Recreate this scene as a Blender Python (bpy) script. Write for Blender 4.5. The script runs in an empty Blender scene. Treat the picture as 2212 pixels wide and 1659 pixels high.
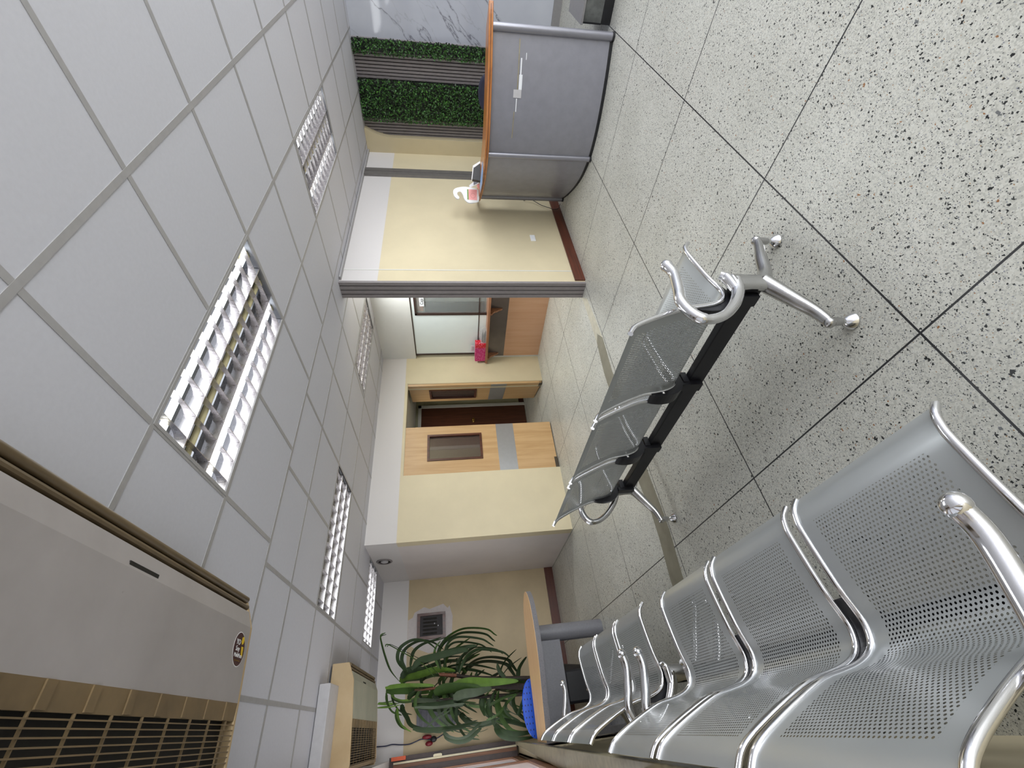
import bpy, bmesh, math, random
from mathutils import Vector, Matrix
random.seed(7)
scene = bpy.context.scene
COL = scene.collection
PI = math.pi
CEIL = 2.515

# ------------------------------------------------------------------ node helpers
class NT:
    """small helper around a node tree"""
    def __init__(s, tree):
        s.t = tree; s.n = tree.nodes; s.l = tree.links
    def node(s, typ, **kw):
        nd = s.n.new(typ)
        for k, v in kw.items(): setattr(nd, k, v)
        return nd
    def put(s, sock, v):
        if isinstance(v, bpy.types.NodeSocket): s.l.new(v, sock)
        elif v is not None: sock.default_value = v
    def m(s, op, a, b=None, c=None):
        nd = s.node('ShaderNodeMath', operation=op)
        for i, v in enumerate((a, b, c)):
            if v is not None: s.put(nd.inputs[i], v)
        return nd.outputs[0]
    def mix(s, f, a, b, blend='MIX'):
        nd = s.node('ShaderNodeMix', data_type='RGBA', blend_type=blend)
        s.put(nd.inputs[0], f); s.put(nd.inputs[6], a); s.put(nd.inputs[7], b)
        return nd.outputs[2]
    def ramp(s, f, stops, interp='LINEAR'):
        nd = s.node('ShaderNodeValToRGB'); nd.color_ramp.interpolation = interp
        e = nd.color_ramp.elements
        while len(e) < len(stops): e.new(0.5)
        for i, (p, c) in enumerate(stops):
            e[i].position = p; e[i].color = c if len(c) == 4 else (*c, 1)
        s.put(nd.inputs[0], f)
        return nd.outputs[0]
    def geo(s):
        return s.node('ShaderNodeNewGeometry').outputs['Position']
    def obj(s):
        return s.node('ShaderNodeTexCoord').outputs['Object']
    def uv(s):
        return s.node('ShaderNodeTexCoord').outputs['UV']
    def xyz(s, v):
        nd = s.node('ShaderNodeSeparateXYZ'); s.put(nd.inputs[0], v)
        return nd.outputs[0], nd.outputs[1], nd.outputs[2]
    def mapping(s, v, scale=(1, 1, 1), rot=(0, 0, 0), loc=(0, 0, 0)):
        nd = s.node('ShaderNodeMapping'); s.put(nd.inputs[0], v)
        nd.inputs['Scale'].default_value = scale; nd.inputs['Rotation'].default_value = rot; nd.inputs['Location'].default_value = loc
        return nd.outputs[0]
    def noise(s, v, scale, detail=3, rough=.5, dist=0):
        nd = s.node('ShaderNodeTexNoise'); s.put(nd.inputs['Vector'], v)
        nd.inputs['Scale'].default_value = scale; nd.inputs['Detail'].default_value = detail
        nd.inputs['Roughness'].default_value = rough; nd.inputs['Distortion'].default_value = dist
        return nd.outputs[0]
    def voro(s, v, scale, feature='F1', rnd=1):
        nd = s.node('ShaderNodeTexVoronoi', feature=feature); s.put(nd.inputs['Vector'], v)
        nd.inputs['Scale'].default_value = scale; nd.inputs['Randomness'].default_value = rnd
        return nd
    def bump(s, h, strength=.2, dist=.01):
        nd = s.node('ShaderNodeBump'); s.put(nd.inputs['Height'], h)
        nd.inputs['Strength'].default_value = strength; nd.inputs['Distance'].default_value = dist
        return nd.outputs[0]

def srgb(r, g, b):
    f = lambda c: (c / 12.92 if c <= .04045 else ((c + .055) / 1.055) ** 2.4)
    return (f(r / 255), f(g / 255), f(b / 255), 1)

def new_mat(name, color=(.8, .8, .8, 1), rough=.5, metal=0, spec=.5, emit=None, estr=0, coat=0):
    m = bpy.data.materials.new(name); m.use_nodes = True
    nt = NT(m.node_tree); b = m.node_tree.nodes['Principled BSDF']
    b.inputs['Base Color'].default_value = color; b.inputs['Roughness'].default_value = rough
    b.inputs['Metallic'].default_value = metal; b.inputs['Specular IOR Level'].default_value = spec
    b.inputs['Coat Weight'].default_value = coat
    if emit: b.inputs['Emission Color'].default_value = emit; b.inputs['Emission Strength'].default_value = estr
    return m, nt, b

def speckle(name, color, amt=.12, scale=40, rough=.5, metal=0, spec=.5, bump=0, coat=0):
    """plain paint / plastic with a slight procedural mottling"""
    m, nt, b = new_mat(name, color, rough, metal, spec, coat=coat)
    p = nt.obj(); n = nt.noise(p, scale, 4, .6)
    dark = tuple(c * (1 - amt) for c in color[:3]) + (1,)
    lite = tuple(min(1, c * (1 + amt)) for c in color[:3]) + (1,)
    nt.put(b.inputs['Base Color'], nt.ramp(n, [(.3, dark), (.7, lite)]))
    if bump: nt.put(b.inputs['Normal'], nt.bump(n, bump, .004))
    return m

def wood(name, c1, c2, scale=1, axis='Y', rough=.4, coat=.1, rings=14):
    m, nt, b = new_mat(name, c1, rough, coat=coat)
    p = nt.obj()
    st = {'X': (.12, 2, 2), 'Y': (2, .12, 2), 'Z': (2, 2, .12)}[axis]
    q = nt.mapping(p, tuple(v * scale for v in st))
    n = nt.noise(q, rings, 4, .6, .6)
    f = nt.noise(q, rings * 7, 2, .5)
    col = nt.mix(nt.m('MULTIPLY', f, .35), nt.ramp(n, [(.32, c2), (.62, c1)]), c2)
    nt.put(b.inputs['Base Color'], col)
    return m

# ------------------------------------------------------------------ materials
M = {}
def build_floor_mat():
    m, nt, b = new_mat('terrazzo', rough=.32, spec=.4)
    P = nt.geo(); x, y, z = nt.xyz(P)
    base = nt.ramp(nt.noise(P, 2.2, 2, .6), [(.3, srgb(198, 197, 187)), (.7, srgb(212, 211, 202))])
    fine = nt.voro(P, 210); fs = nt.xyz(fine.outputs['Color'])
    base = nt.mix(nt.m('MULTIPLY', nt.m('GREATER_THAN', fs[0], .55), .45), base, srgb(160, 161, 154))
    base = nt.mix(nt.m('MULTIPLY', nt.m('GREATER_THAN', fs[1], .8), .6), base, srgb(216, 216, 208))
    wob = nt.node('ShaderNodeTexNoise'); nt.put(wob.inputs['Vector'], P); wob.inputs['Scale'].default_value = 120; wob.inputs['Detail'].default_value = 1
    def chips(col_in, scale, p, r0, r1, stops, off):
        q = nt.mapping(P, (1, 1.3, 1), (0, 0, off), (off, off * 3, 0))
        add = nt.node('ShaderNodeVectorMath', operation='MULTIPLY_ADD')
        nt.put(add.inputs[0], wob.outputs['Color']); add.inputs[1].default_value = (.75 / scale,) * 3; nt.put(add.inputs[2], q)
        v = nt.voro(add.outputs[0], scale); v.distance = 'MANHATTAN'
        cs = nt.xyz(v.outputs['Color'])
        mask = nt.m('MULTIPLY', nt.m('LESS_THAN', cs[0], p), nt.m('LESS_THAN', v.outputs['Distance'], nt.m('MULTIPLY_ADD', nt.m('POWER', cs[2], 1.6), r1, r0)))
        return nt.mix(mask, col_in, nt.ramp(cs[1], stops, 'CONSTANT'))
    greys = [(0, srgb(58, 60, 60)), (.40, srgb(104, 106, 108)), (.68, srgb(140, 142, 150)), (.93, srgb(158, 128, 92))]
    darks = [(0, srgb(26, 28, 28)), (.70, srgb(52, 54, 52)), (.90, srgb(110, 112, 112)), (.965, srgb(150, 104, 66))]
    col = chips(base, 150, .40, .34, .40, greys, .3)
    col = chips(col, 60, .34, .20, .58, darks, .9)
    col = chips(col, 38, .09, .26, .40, darks, 1.7)
    # brass-thin black divider strips, about one metre apart
    def line(v, o, s, w):
        f = nt.m('FRACT', nt.m('ADD', nt.m('DIVIDE', nt.m('SUBTRACT', v, o), s), 100.5))
        d = nt.m('MULTIPLY', nt.m('ABSOLUTE', nt.m('SUBTRACT', f, .5)), s)
        return nt.m('LESS_THAN', d, w)
    ln = nt.m('MAXIMUM', line(x, .8045, 1.0088, .0034), line(y, .805, .9805, .0034))
    col = nt.mix(ln, col, srgb(40, 40, 42))
    nt.put(b.inputs['Base Color'], col)
    nt.put(b.inputs['Roughness'], nt.m('MULTIPLY_ADD', nt.noise(P, 3, 1), .25, .24))
    return m
M['floor'] = build_floor_mat()

def wall_paint(name, lo, hi, zsplit=2.15, amt=.05, rough=.55):
    m, nt, b = new_mat(name, lo, rough)
    P = nt.geo(); z = nt.xyz(P)[2]
    n = nt.noise(P, 1.6, 4, .6)
    lo2 = tuple(c * (1 - amt * 2) for c in lo[:3]) + (1,)
    col = nt.ramp(n, [(.3, lo2), (.7, lo)])
    if zsplit: col = nt.mix(nt.m('GREATER_THAN', z, zsplit), col, hi)
    nt.put(b.inputs['Base Color'], col)
    nt.put(b.inputs['Normal'], nt.bump(nt.noise(P, 160, 2), .05, .002))
    return m
WHITE_BAND = srgb(214, 210, 208)
M['cream'] = wall_paint('cream wall paint', srgb(220, 207, 174), WHITE_BAND)
M['creamfull'] = wall_paint('cream fin paint', srgb(208, 194, 160), None, None)
M['tan'] = wall_paint('shaded cream wall paint', srgb(204, 184, 148), WHITE_BAND, amt=.09)  # cream wall darkened in its colour to carry the shade of the recess
M['pinkwhite'] = wall_paint('white wall paint', srgb(222, 214, 210), WHITE_BAND)
M['plainwhite'] = wall_paint('plain white paint', srgb(226, 226, 222), None, None)
M['corridor'] = wall_paint('corridor paint', srgb(196, 194, 164), None, None)
M['tile'] = speckle('ceiling tile', srgb(199, 199, 206), .02, 60, .8, bump=.05)
M['tbar'] = speckle('ceiling bar paint', srgb(164, 162, 162), .05, 30, .5)
M['slat'] = speckle('grey fluted panel', srgb(132, 126, 126), .06, 30, .45)
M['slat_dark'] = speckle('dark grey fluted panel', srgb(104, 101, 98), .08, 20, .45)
M['sill'] = speckle('olive stone', srgb(150, 142, 116), .22, 22, .35)
M['brownframe'] = speckle('dark brown frame', srgb(60, 44, 40), .2, 30, .4)
M['sash'] = wood('window sash', srgb(140, 92, 58), srgb(96, 60, 38), 1, 'Z', .45)
M['creamplastic'] = speckle('cream plastic', srgb(216, 206, 176), .04, 30, .4)
M['baseboard'] = wood('baseboard wood', srgb(104, 52, 34), srgb(66, 32, 22), 1, 'X', .45)
M['doorwood'] = wood('oak veneer', srgb(206, 170, 124), srgb(188, 150, 102), 1, 'Z', .42, rings=9)
M['darkdoor'] = wood('brown door veneer', srgb(104, 62, 44), srgb(76, 44, 32), 1, 'Z', .45)
M['mahog'] = wood('mahogany frame', srgb(92, 46, 26), srgb(60, 28, 16), 1, 'Z', .4)
M['counterwood'] = wood('cherry laminate', srgb(212, 170, 138), srgb(202, 156, 122), 1, 'Z', .42, rings=7)
M['shelfwood'] = wood('cherry shelf wood', srgb(170, 122, 92), srgb(140, 94, 66), 1, 'Y', .4)
M['deskwood'] = wood('orange wood edge', srgb(190, 124, 66), srgb(160, 96, 46), 1, 'Y', .32, .25)
M['tabletop'] = wood('pale beech laminate', srgb(238, 198, 152), srgb(226, 182, 134), 1, 'X', .4, rings=6)
M['greyedge'] = speckle('grey speckled laminate', srgb(122, 120, 124), .25, 180, .6)
M['greypanel'] = speckle('grey laminate', srgb(126, 126, 132), .07, 60, .33)
M['deskpanel'] = speckle('grey enamelled desk panel', srgb(134, 134, 142), .05, 12, .26, coat=.15)
M['deskpost'] = speckle('grey metallic post', srgb(142, 142, 150), .03, 12, .3, metal=.5)
M['black'] = speckle('black plastic', srgb(24, 24, 28), .2, 40, .45)
M['blackmetal'] = speckle('black powder coat', srgb(22, 22, 28), .15, 60, .4)
M['navy'] = speckle('navy fabric', srgb(46, 48, 66), .12, 300, .9)
M['steelplate'] = speckle('brushed steel plate', srgb(172, 174, 178), .03, 20, .38, metal=.7)
M['steelstrip'] = speckle('steel strip', srgb(118, 112, 110), .05, 10, .35, metal=.6)
M['white'] = speckle('white plastic', srgb(236, 236, 236), .02, 30, .4)
M['rust'] = speckle('dark hinge block', srgb(74, 64, 50), .3, 80, .5)
M['pipe'] = M['white']
M['bluechair'] = speckle('blue plastic', srgb(36, 92, 220), .05, 20, .35)
M['red'] = speckle('red plastic', srgb(120, 24, 36), .15, 40, .4)
M['orange'] = speckle('orange plastic', srgb(200, 84, 44), .08, 40, .5)
M['cable'] = speckle('dark blue cable', srgb(36, 42, 70), .1, 60, .5)
M['bark'] = speckle('dark cane bark', srgb(52, 42, 36), .35, 60, .7)
M['cane'] = speckle('brown cane', srgb(122, 76, 56), .3, 60, .7)
M['pot'] = speckle('dark pot', srgb(50, 46, 44), .15, 30, .6)
M['acpanel'] = None
M['brass'] = speckle('brass', srgb(150, 120, 62), .1, 60, .3, metal=.9)
M['pinkcard'] = speckle('pink card', srgb(246, 170, 168), .03, 40, .5)
M['greencard'] = speckle('green card', srgb(108, 150, 62), .2, 40, .5)
M['bluecard'] = speckle('pale blue print', srgb(142, 172, 214), .18, 60, .5)
M['paper'] = speckle('paper', srgb(232, 234, 238), .03, 30, .6)
M['greyprint'] = speckle('grey print', srgb(120, 122, 130), .1, 90, .6)
M['signblue'] = speckle('sign blue', srgb(38, 46, 112), .05, 60, .4)
M['ink'] = speckle('black ink', srgb(22, 22, 22), .05, 60, .5)
M['maroon'] = speckle('maroon sticker', srgb(62, 26, 34), .08, 60, .35)
M['yellow'] = speckle('yellow print', srgb(226, 190, 38), .1, 60, .4)
M['tubeoff'] = speckle('cream lamp tube', srgb(238, 226, 178), .04, 20, .3)
M['greyvent'] = speckle('grey louvre', srgb(112, 112, 120), .12, 40, .5)
M['plaster'] = speckle('bare plaster', srgb(206, 198, 196), .05, 30, .8)
M['patch_light'] = speckle('pale cement', srgb(190, 184, 166), .14, 14, .7)
M['patch_dark'] = speckle('grey cement', srgb(136, 131, 114), .12, 9, .7)
M['smoke'] = speckle('dark smoked board', srgb(34, 28, 30), .3, 20, .6)
M['booth'] = speckle('booth interior paint', srgb(150, 152, 140), .05, 8, .6)
M['blind'] = speckle('grey green blind', srgb(150, 158, 152), .07, 8, .6)
M['boothblack'] = M['black']
M['stonegrey'] = speckle('grey veined stone', srgb(94, 96, 94), .35, 14, .4)
M['glowpanel'] = speckle('translucent white panel', srgb(236, 246, 246), .01, 6, .35)
M['taupe'] = speckle('soft grey skirting', srgb(140, 138, 138), .06, 30, .5)
M['olivewall'] = wall_paint('olive shaded paint', srgb(140, 132, 106), None, None)

def chrome(name, rough=.07, col=(.78, .78, .8, 1)):
    m, nt, b = new_mat(name, col, rough, 1.0)
    nt.put(b.inputs['Roughness'], nt.m('MULTIPLY_ADD', nt.noise(nt.obj(), 30, 3), .12, rough))
    return m
M['chrome'] = chrome('chrome')
M['cast'] = chrome('polished cast aluminium', .16, (.52, .52, .52, 1))
M['louver'] = chrome('mirror louvre aluminium', .22, (.60, .58, .59, 1))
M['tray'] = chrome('satin reflector tray', .5, (.34, .35, .38, 1))

m, nt, b = new_mat('lit lamp tube', srgb(250, 250, 250), .4, emit=(.93, .97, 1, 1), estr=7); M['tubeon'] = m
def glassy(name, tint, alpha, rough=.05):
    m, nt, b = new_mat(name, tint, rough, spec=.6)
    tr = nt.node('ShaderNodeBsdfTransparent'); tr.inputs[0].default_value = (1, 1, 1, 1)
    mx = nt.node('ShaderNodeMixShader'); mx.inputs[0].default_value = alpha
    out = [n for n in nt.n if n.type == 'OUTPUT_MATERIAL'][0]
    nt.l.new(tr.outputs[0], mx.inputs[1]); nt.l.new(b.outputs[0], mx.inputs[2]); nt.l.new(mx.outputs[0], out.inputs[0])
    return m
M['glass'] = glassy('clear glass', (.8, .86, .86, 1), .14)
M['dimglass'] = glassy('daylight-dimming window glass', (.74, .74, .78, 1), .5, .3)  # opacity added to cut the daylight through the left windows
M['darkglass'] = glassy('smoked glass', (.10, .07, .06, 1), .62)
M['acrylic'] = glassy('clear acrylic', (.9, .93, .95, 1), .22)

def perforated():
    m, nt, b = new_mat('perforated silver sheet', srgb(182, 186, 187), .36, .45, coat=.08); b.inputs['Coat Roughness'].default_value = .16
    u, v, _ = nt.xyz(nt.uv())
    p, q, r = .0115, .00996, .0029
    row = nt.m('DIVIDE', v, q)
    odd = nt.m('MULTIPLY', nt.m('MODULO', nt.m('FLOOR', row), 2), .5)
    fx = nt.m('MULTIPLY', nt.m('SUBTRACT', nt.m('FRACT', nt.m('ADD', nt.m('DIVIDE', u, p), odd)), .5), p)
    fy = nt.m('MULTIPLY', nt.m('SUBTRACT', nt.m('FRACT', row), .5), q)
    d = nt.m('SQRT', nt.m('ADD', nt.m('MULTIPLY', fx, fx), nt.m('MULTIPLY', fy, fy)))
    hole = nt.m('LESS_THAN', d, r)
    for c, lo, hi in ((u, .06, .45), (v, .095, .815)):
        hole = nt.m('MULTIPLY', hole, nt.m('MULTIPLY', nt.m('GREATER_THAN', c, lo), nt.m('LESS_THAN', c, hi)))
    n = nt.noise(nt.obj(), 6, 3)
    nt.put(b.inputs['Roughness'], nt.m('MULTIPLY_ADD', n, .16, .26))
    tr = nt.node('ShaderNodeBsdfTransparent'); tr.inputs[0].default_value = (.55, .55, .55, 1); mx = nt.node('ShaderNodeMixShader')  # grey tint dims the holes, standing in for shade within and below the sheet
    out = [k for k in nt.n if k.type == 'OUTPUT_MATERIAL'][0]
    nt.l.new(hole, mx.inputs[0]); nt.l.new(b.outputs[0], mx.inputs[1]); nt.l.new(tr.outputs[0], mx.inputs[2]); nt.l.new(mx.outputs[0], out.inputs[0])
    return m
M['perf'] = perforated()

def marble():
    m, nt, b = new_mat('white marble sheet', srgb(200, 202, 208), .06, spec=.6)
    P = nt.geo()
    q = nt.mapping(P, (1, 1, 1), (.75, 0, 0)); q = nt.mapping(q, (1, .45, 1.5))
    n1 = nt.noise(q, .85, 7, .55, .25); n2 = nt.noise(nt.mapping(q, (1, 1, 1), (0, 0, 0), (3, 1, 7)), 1.3, 6, .5, .3)
    base = nt.ramp(nt.noise(P, 1.4, 4), [(.3, srgb(176, 179, 190)), (.7, srgb(194, 197, 205))])
    v1 = nt.ramp(nt.m('ABSOLUTE', nt.m('SUBTRACT', n1, .5)), [(0, (.9, .9, .9)), (.004, (.2, .2, .2)), (.012, (0, 0, 0))])
    v2 = nt.ramp(nt.m('ABSOLUTE', nt.m('SUBTRACT', n2, .52)), [(0, (.35, .35, .35)), (.005, (0, 0, 0))])
    col = nt.mix(v1, base, srgb(104, 104, 112)); col = nt.mix(v2, col, srgb(140, 140, 146))
    nt.put(b.inputs['Base Color'], col)
    return m
M['marble'] = marble()

def acpanel(name, c1, c2):
    m, nt, b = new_mat(name, c1, .5)
    P = nt.obj()
    n = nt.noise(P, 3, 5, .6); d = nt.noise(nt.mapping(P, (1, 1, 1), (0, 0, .4), (5, 2, 1)), 26, 4, .65)
    col = nt.ramp(n, [(.3, c2), (.7, c1)])
    col = nt.mix(nt.ramp(d, [(.70, (0, 0, 0)), (.78, (.5, .5, .5))]), col, srgb(92, 84, 72))
    nt.put(b.inputs['Base Color'], col)
    return m
M['acpanel'] = acpanel('dusty air conditioner panel', srgb(170, 164, 162), srgb(156, 150, 147))
M['acpanel2'] = acpanel('dusty grey-green panel', srgb(172, 170, 152), srgb(152, 152, 136))
M['actan'] = acpanel('yellowed casing', srgb(196, 172, 134), srgb(180, 154, 114))
M['acvane'] = acpanel('yellowed vane', srgb(138, 116, 82), srgb(98, 82, 58))
M['acvane2'] = acpanel('brown outlet vane', srgb(112, 94, 66), srgb(84, 70, 48))
M['acdark'] = speckle('dark filter', srgb(30, 27, 21), .25, 30, .8)
M['acgrey'] = speckle('grey steel housing', srgb(190, 188, 190), .05, 20, .5)

def leafmat():
    m, nt, b = new_mat('plant leaf', (.05, .12, .03, 1), .5, spec=.25)
    a = nt.node('ShaderNodeVertexColor'); a.layer_name = 'Col'
    n = nt.noise(nt.obj(), 30, 3)
    nt.put(b.inputs['Base Color'], nt.mix(nt.m('MULTIPLY', n, .45), a.outputs[0], (.02, .035, .02, 1)))
    return m
M['leaf'] = leafmat()
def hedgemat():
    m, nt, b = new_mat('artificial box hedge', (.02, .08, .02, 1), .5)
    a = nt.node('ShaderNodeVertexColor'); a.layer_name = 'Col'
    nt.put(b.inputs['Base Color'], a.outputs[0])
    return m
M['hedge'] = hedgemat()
def dots():
    m, nt, b = new_mat('pink dotted gift paper', srgb(206, 30, 92), .4)
    x, y, z = nt.xyz(nt.obj())
    v = nt.voro(nt.obj(), 55); c = nt.xyz(v.outputs['Color'])
    base = nt.ramp(nt.m('MULTIPLY_ADD', y, 2.5, .5), [(.20, srgb(214, 30, 52)), (.27, srgb(200, 34, 118))])
    base = nt.mix(nt.m('LESS_THAN', v.outputs['Distance'], nt.m('MULTIPLY_ADD', c[0], .26, .16)), base, srgb(238, 170, 200))
    nt.put(b.inputs['Base Color'], base)
    return m
M['gift'] = dots()

# ------------------------------------------------------------------ mesh helpers
def catmull(P, n=6):
    P = [Vector(p) for p in P]; out = []
    for i in range(len(P) - 1):
        p0 = P[max(i - 1, 0)]; p1 = P[i]; p2 = P[i + 1]; p3 = P[min(i + 2, len(P) - 1)]
        for k in range(n):
            t = k / n
            out.append(.5 * ((2 * p1) + (p2 - p0) * t + (2 * p0 - 5 * p1 + 4 * p2 - p3) * t * t + (3 * p1 - p0 - 3 * p2 + p3) * t ** 3))
    out.append(P[-1]); return out

class MB:
    def __init__(s): s.v = []; s.f = []; s.c = None
    def add(s, vs, fs):
        o = len(s.v); s.v += [tuple(v) for v in vs]; s.f += [tuple(i + o for i in f) for f in fs]; return s
    def box(s, x0, x1, y0, y1, z0, z1):
        return s.add([(x0, y0, z0), (x1, y0, z0), (x1, y1, z0), (x0, y1, z0), (x0, y0, z1), (x1, y0, z1), (x1, y1, z1), (x0, y1, z1)],
                     [(0, 3, 2, 1), (4, 5, 6, 7), (0, 1, 5, 4), (1, 2, 6, 5), (2, 3, 7, 6), (3, 0, 4, 7)])
    def obox(s, c, ax, ay, az, hx, hy, hz):
        c = Vector(c); ax, ay, az = Vector(ax).normalized() * hx, Vector(ay).normalized() * hy, Vector(az).normalized() * hz
        vs = [c + sx * ax + sy * ay + sz * az for sz in (-1, 1) for sx, sy in ((-1, -1), (1, -1), (1, 1), (-1, 1))]
        return s.add(vs, [(0, 3, 2, 1), (4, 5, 6, 7), (0, 1, 5, 4), (1, 2, 6, 5), (2, 3, 7, 6), (3, 0, 4, 7)])
    def prism(s, poly, axis, a, b):
        """poly: 2-D points in the plane across the axis, extruded from a to b"""
        def P(p, t):
            return {'X': (t, p[0], p[1]), 'Y': (p[0], t, p[1]), 'Z': (p[0], p[1], t)}[axis]
        n = len(poly)
        return s.add([P(p, a) for p in poly] + [P(p, b) for p in poly],
                     [tuple(range(n))[::-1], tuple(range(n, 2 * n))] + [(i, (i + 1) % n, n + (i + 1) % n, n + i) for i in range(n)])
    def tube(s, path, rad, seg=10, flat=1.0, up=None, cap=True):
        P = [Vector(p) for p in path]; n = len(P)
        R = rad if isinstance(rad, (list, tuple)) else [rad] * n
        t0 = (P[1] - P[0]).normalized()
        u = Vector(up) if up else (Vector((0, 0, 1)) if abs(t0.z) < .9 else Vector((1, 0, 0)))
        vs = []
        for i in range(n):
            t = (P[min(i + 1, n - 1)] - P[max(i - 1, 0)]).normalized()
            u = (u - t * u.dot(t))
            u = u.normalized() if u.length > 1e-6 else t.orthogonal().normalized()
            w = t.cross(u)
            for k in range(seg):
                a = 2 * PI * k / seg
                vs.append(P[i] + (u * math.cos(a) + w * math.sin(a) * flat) * R[i])
        fs = [(i * seg + k, i * seg + (k + 1) % seg, (i + 1) * seg + (k + 1) % seg, (i + 1) * seg + k) for i in range(n - 1) for k in range(seg)]
        if cap: fs += [tuple(range(seg))[::-1], tuple(range((n - 1) * seg, n * seg))]
        return s.add(vs, fs)
    def ball(s, c, r, seg=12, rings=8, sc=(1, 1, 1)):
        c = Vector(c); vs = [c + Vector((0, 0, r * sc[2]))]; fs = []
        for i in range(1, rings):
            a = PI * i / rings
            for k in range(seg):
                b_ = 2 * PI * k / seg
                vs.append(c + Vector((r * math.sin(a) * math.cos(b_) * sc[0], r * math.sin(a) * math.sin(b_) * sc[1], r * math.cos(a) * sc[2])))
        vs.append(c - Vector((0, 0, r * sc[2]))); L = len(vs) - 1
        for k in range(seg): fs.append((0, 1 + k, 1 + (k + 1) % seg)); fs.append((L, L - seg + (k + 1) % seg, L - seg + k))
        for i in range(rings - 2):
            for k in range(seg):
                a = 1 + i * seg + k; b_ = 1 + i * seg + (k + 1) % seg
                fs.append((a, a + seg, b_ + seg, b_))
        return s.add(vs, fs)
    def lathe(s, prof, c=(0, 0, 0), seg=24, axis='Z'):
        vs = []; n = len(prof)
        for r, h in prof:
            for k in range(seg):
                a = 2 * PI * k / seg; p = (r * math.cos(a), r * math.sin(a), h)
                if axis == 'X': p = (h, p[0], p[1])
                if axis == 'Y': p = (p[1], h, p[0])
                vs.append((c[0] + p[0], c[1] + p[1], c[2] + p[2]))
        fs = [(i * seg + k, i * seg + (k + 1) % seg, (i + 1) * seg + (k + 1) % seg, (i + 1) * seg + k) for i in range(n - 1) for k in range(seg)]
        fs += [tuple(range(seg))[::-1], tuple(range((n - 1) * seg, n * seg))]
        return s.add(vs, fs)
    def build(s, name, mat, parent=None, smooth=False, fix=True, bevel=0):
        me = bpy.data.meshes.new(name); me.from_pydata(s.v, [], s.f); me.update()
        if fix:
            bm = bmesh.new(); bm.from_mesh(me); bmesh.ops.recalc_face_normals(bm, faces=bm.faces); bm.to_mesh(me); bm.free()
        if s.c is not None:
            ca = me.color_attributes.new('Col', 'FLOAT_COLOR', 'POINT')
            for i, c in enumerate(s.c): ca.data[i].color = c
        me.materials.append(mat if not isinstance(mat, str) else M[mat])
        o = bpy.data.objects.new(name, me); COL.objects.link(o)
        if parent is not None: o.parent = parent
        if smooth:
            for p in me.polygons: p.use_smooth = True
            if smooth != 'all':
                try: me.set_sharp_from_angle(angle=math.radians(38))
                except Exception: pass
        if bevel:
            md = o.modifiers.new('Bevel', 'BEVEL'); md.width = bevel; md.segments = 2; md.limit_method = 'ANGLE'
        return o

def thing(name, label, cat, loc=(0, 0, 0), rotz=0, group=None):
    o = bpy.data.objects.new(name, None); o.empty_display_size = .1; COL.objects.link(o)
    o.location = loc; o.rotation_euler = (0, 0, rotz); o['label'] = label; o['category'] = cat
    if group: o['group'] = group
    return o
def tag(o, label, cat, group=None):
    o['label'] = label; o['category'] = cat
    if group: o['group'] = group
    return o
def struct(o):
    o['kind'] = 'structure'; return o
def text(name, body, mat, parent, mtx, size, align='CENTER', squash=1):
    cu = bpy.data.curves.new(name, 'FONT'); cu.body = body; cu.size = size; cu.align_x = align; cu.align_y = 'CENTER'; cu.extrude = .0004
    cu.materials.append(M[mat]); tmp = bpy.data.objects.new(name, cu); COL.objects.link(tmp); bpy.context.view_layer.update()
    me = bpy.data.meshes.new_from_object(tmp.evaluated_get(bpy.context.evaluated_depsgraph_get())); bpy.data.objects.remove(tmp)
    o = bpy.data.objects.new(name, me); COL.objects.link(o); o.parent = parent
    o.matrix_local = mtx @ Matrix.Diagonal((squash, 1, 1, 1))
    return o
def frame_mtx(origin, right, up):
    r = Vector(right).normalized(); u = Vector(up).normalized(); n = r.cross(u)
    return Matrix(((r.x, u.x, n.x, origin[0]), (r.y, u.y, n.y, origin[1]), (r.z, u.z, n.z, origin[2]), (0, 0, 0, 1)))
def dup(root, loc, rotz, label=None):
    r = root.copy(); COL.objects.link(r); r.location = loc; r.rotation_euler = (0, 0, rotz)
    if label: r['label'] = label
    for ch in list(root.children):
        c = ch.copy(); COL.objects.link(c); c.parent = r
        for g in ch.children:
            d = g.copy(); COL.objects.link(d); d.parent = c
    return r
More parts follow.
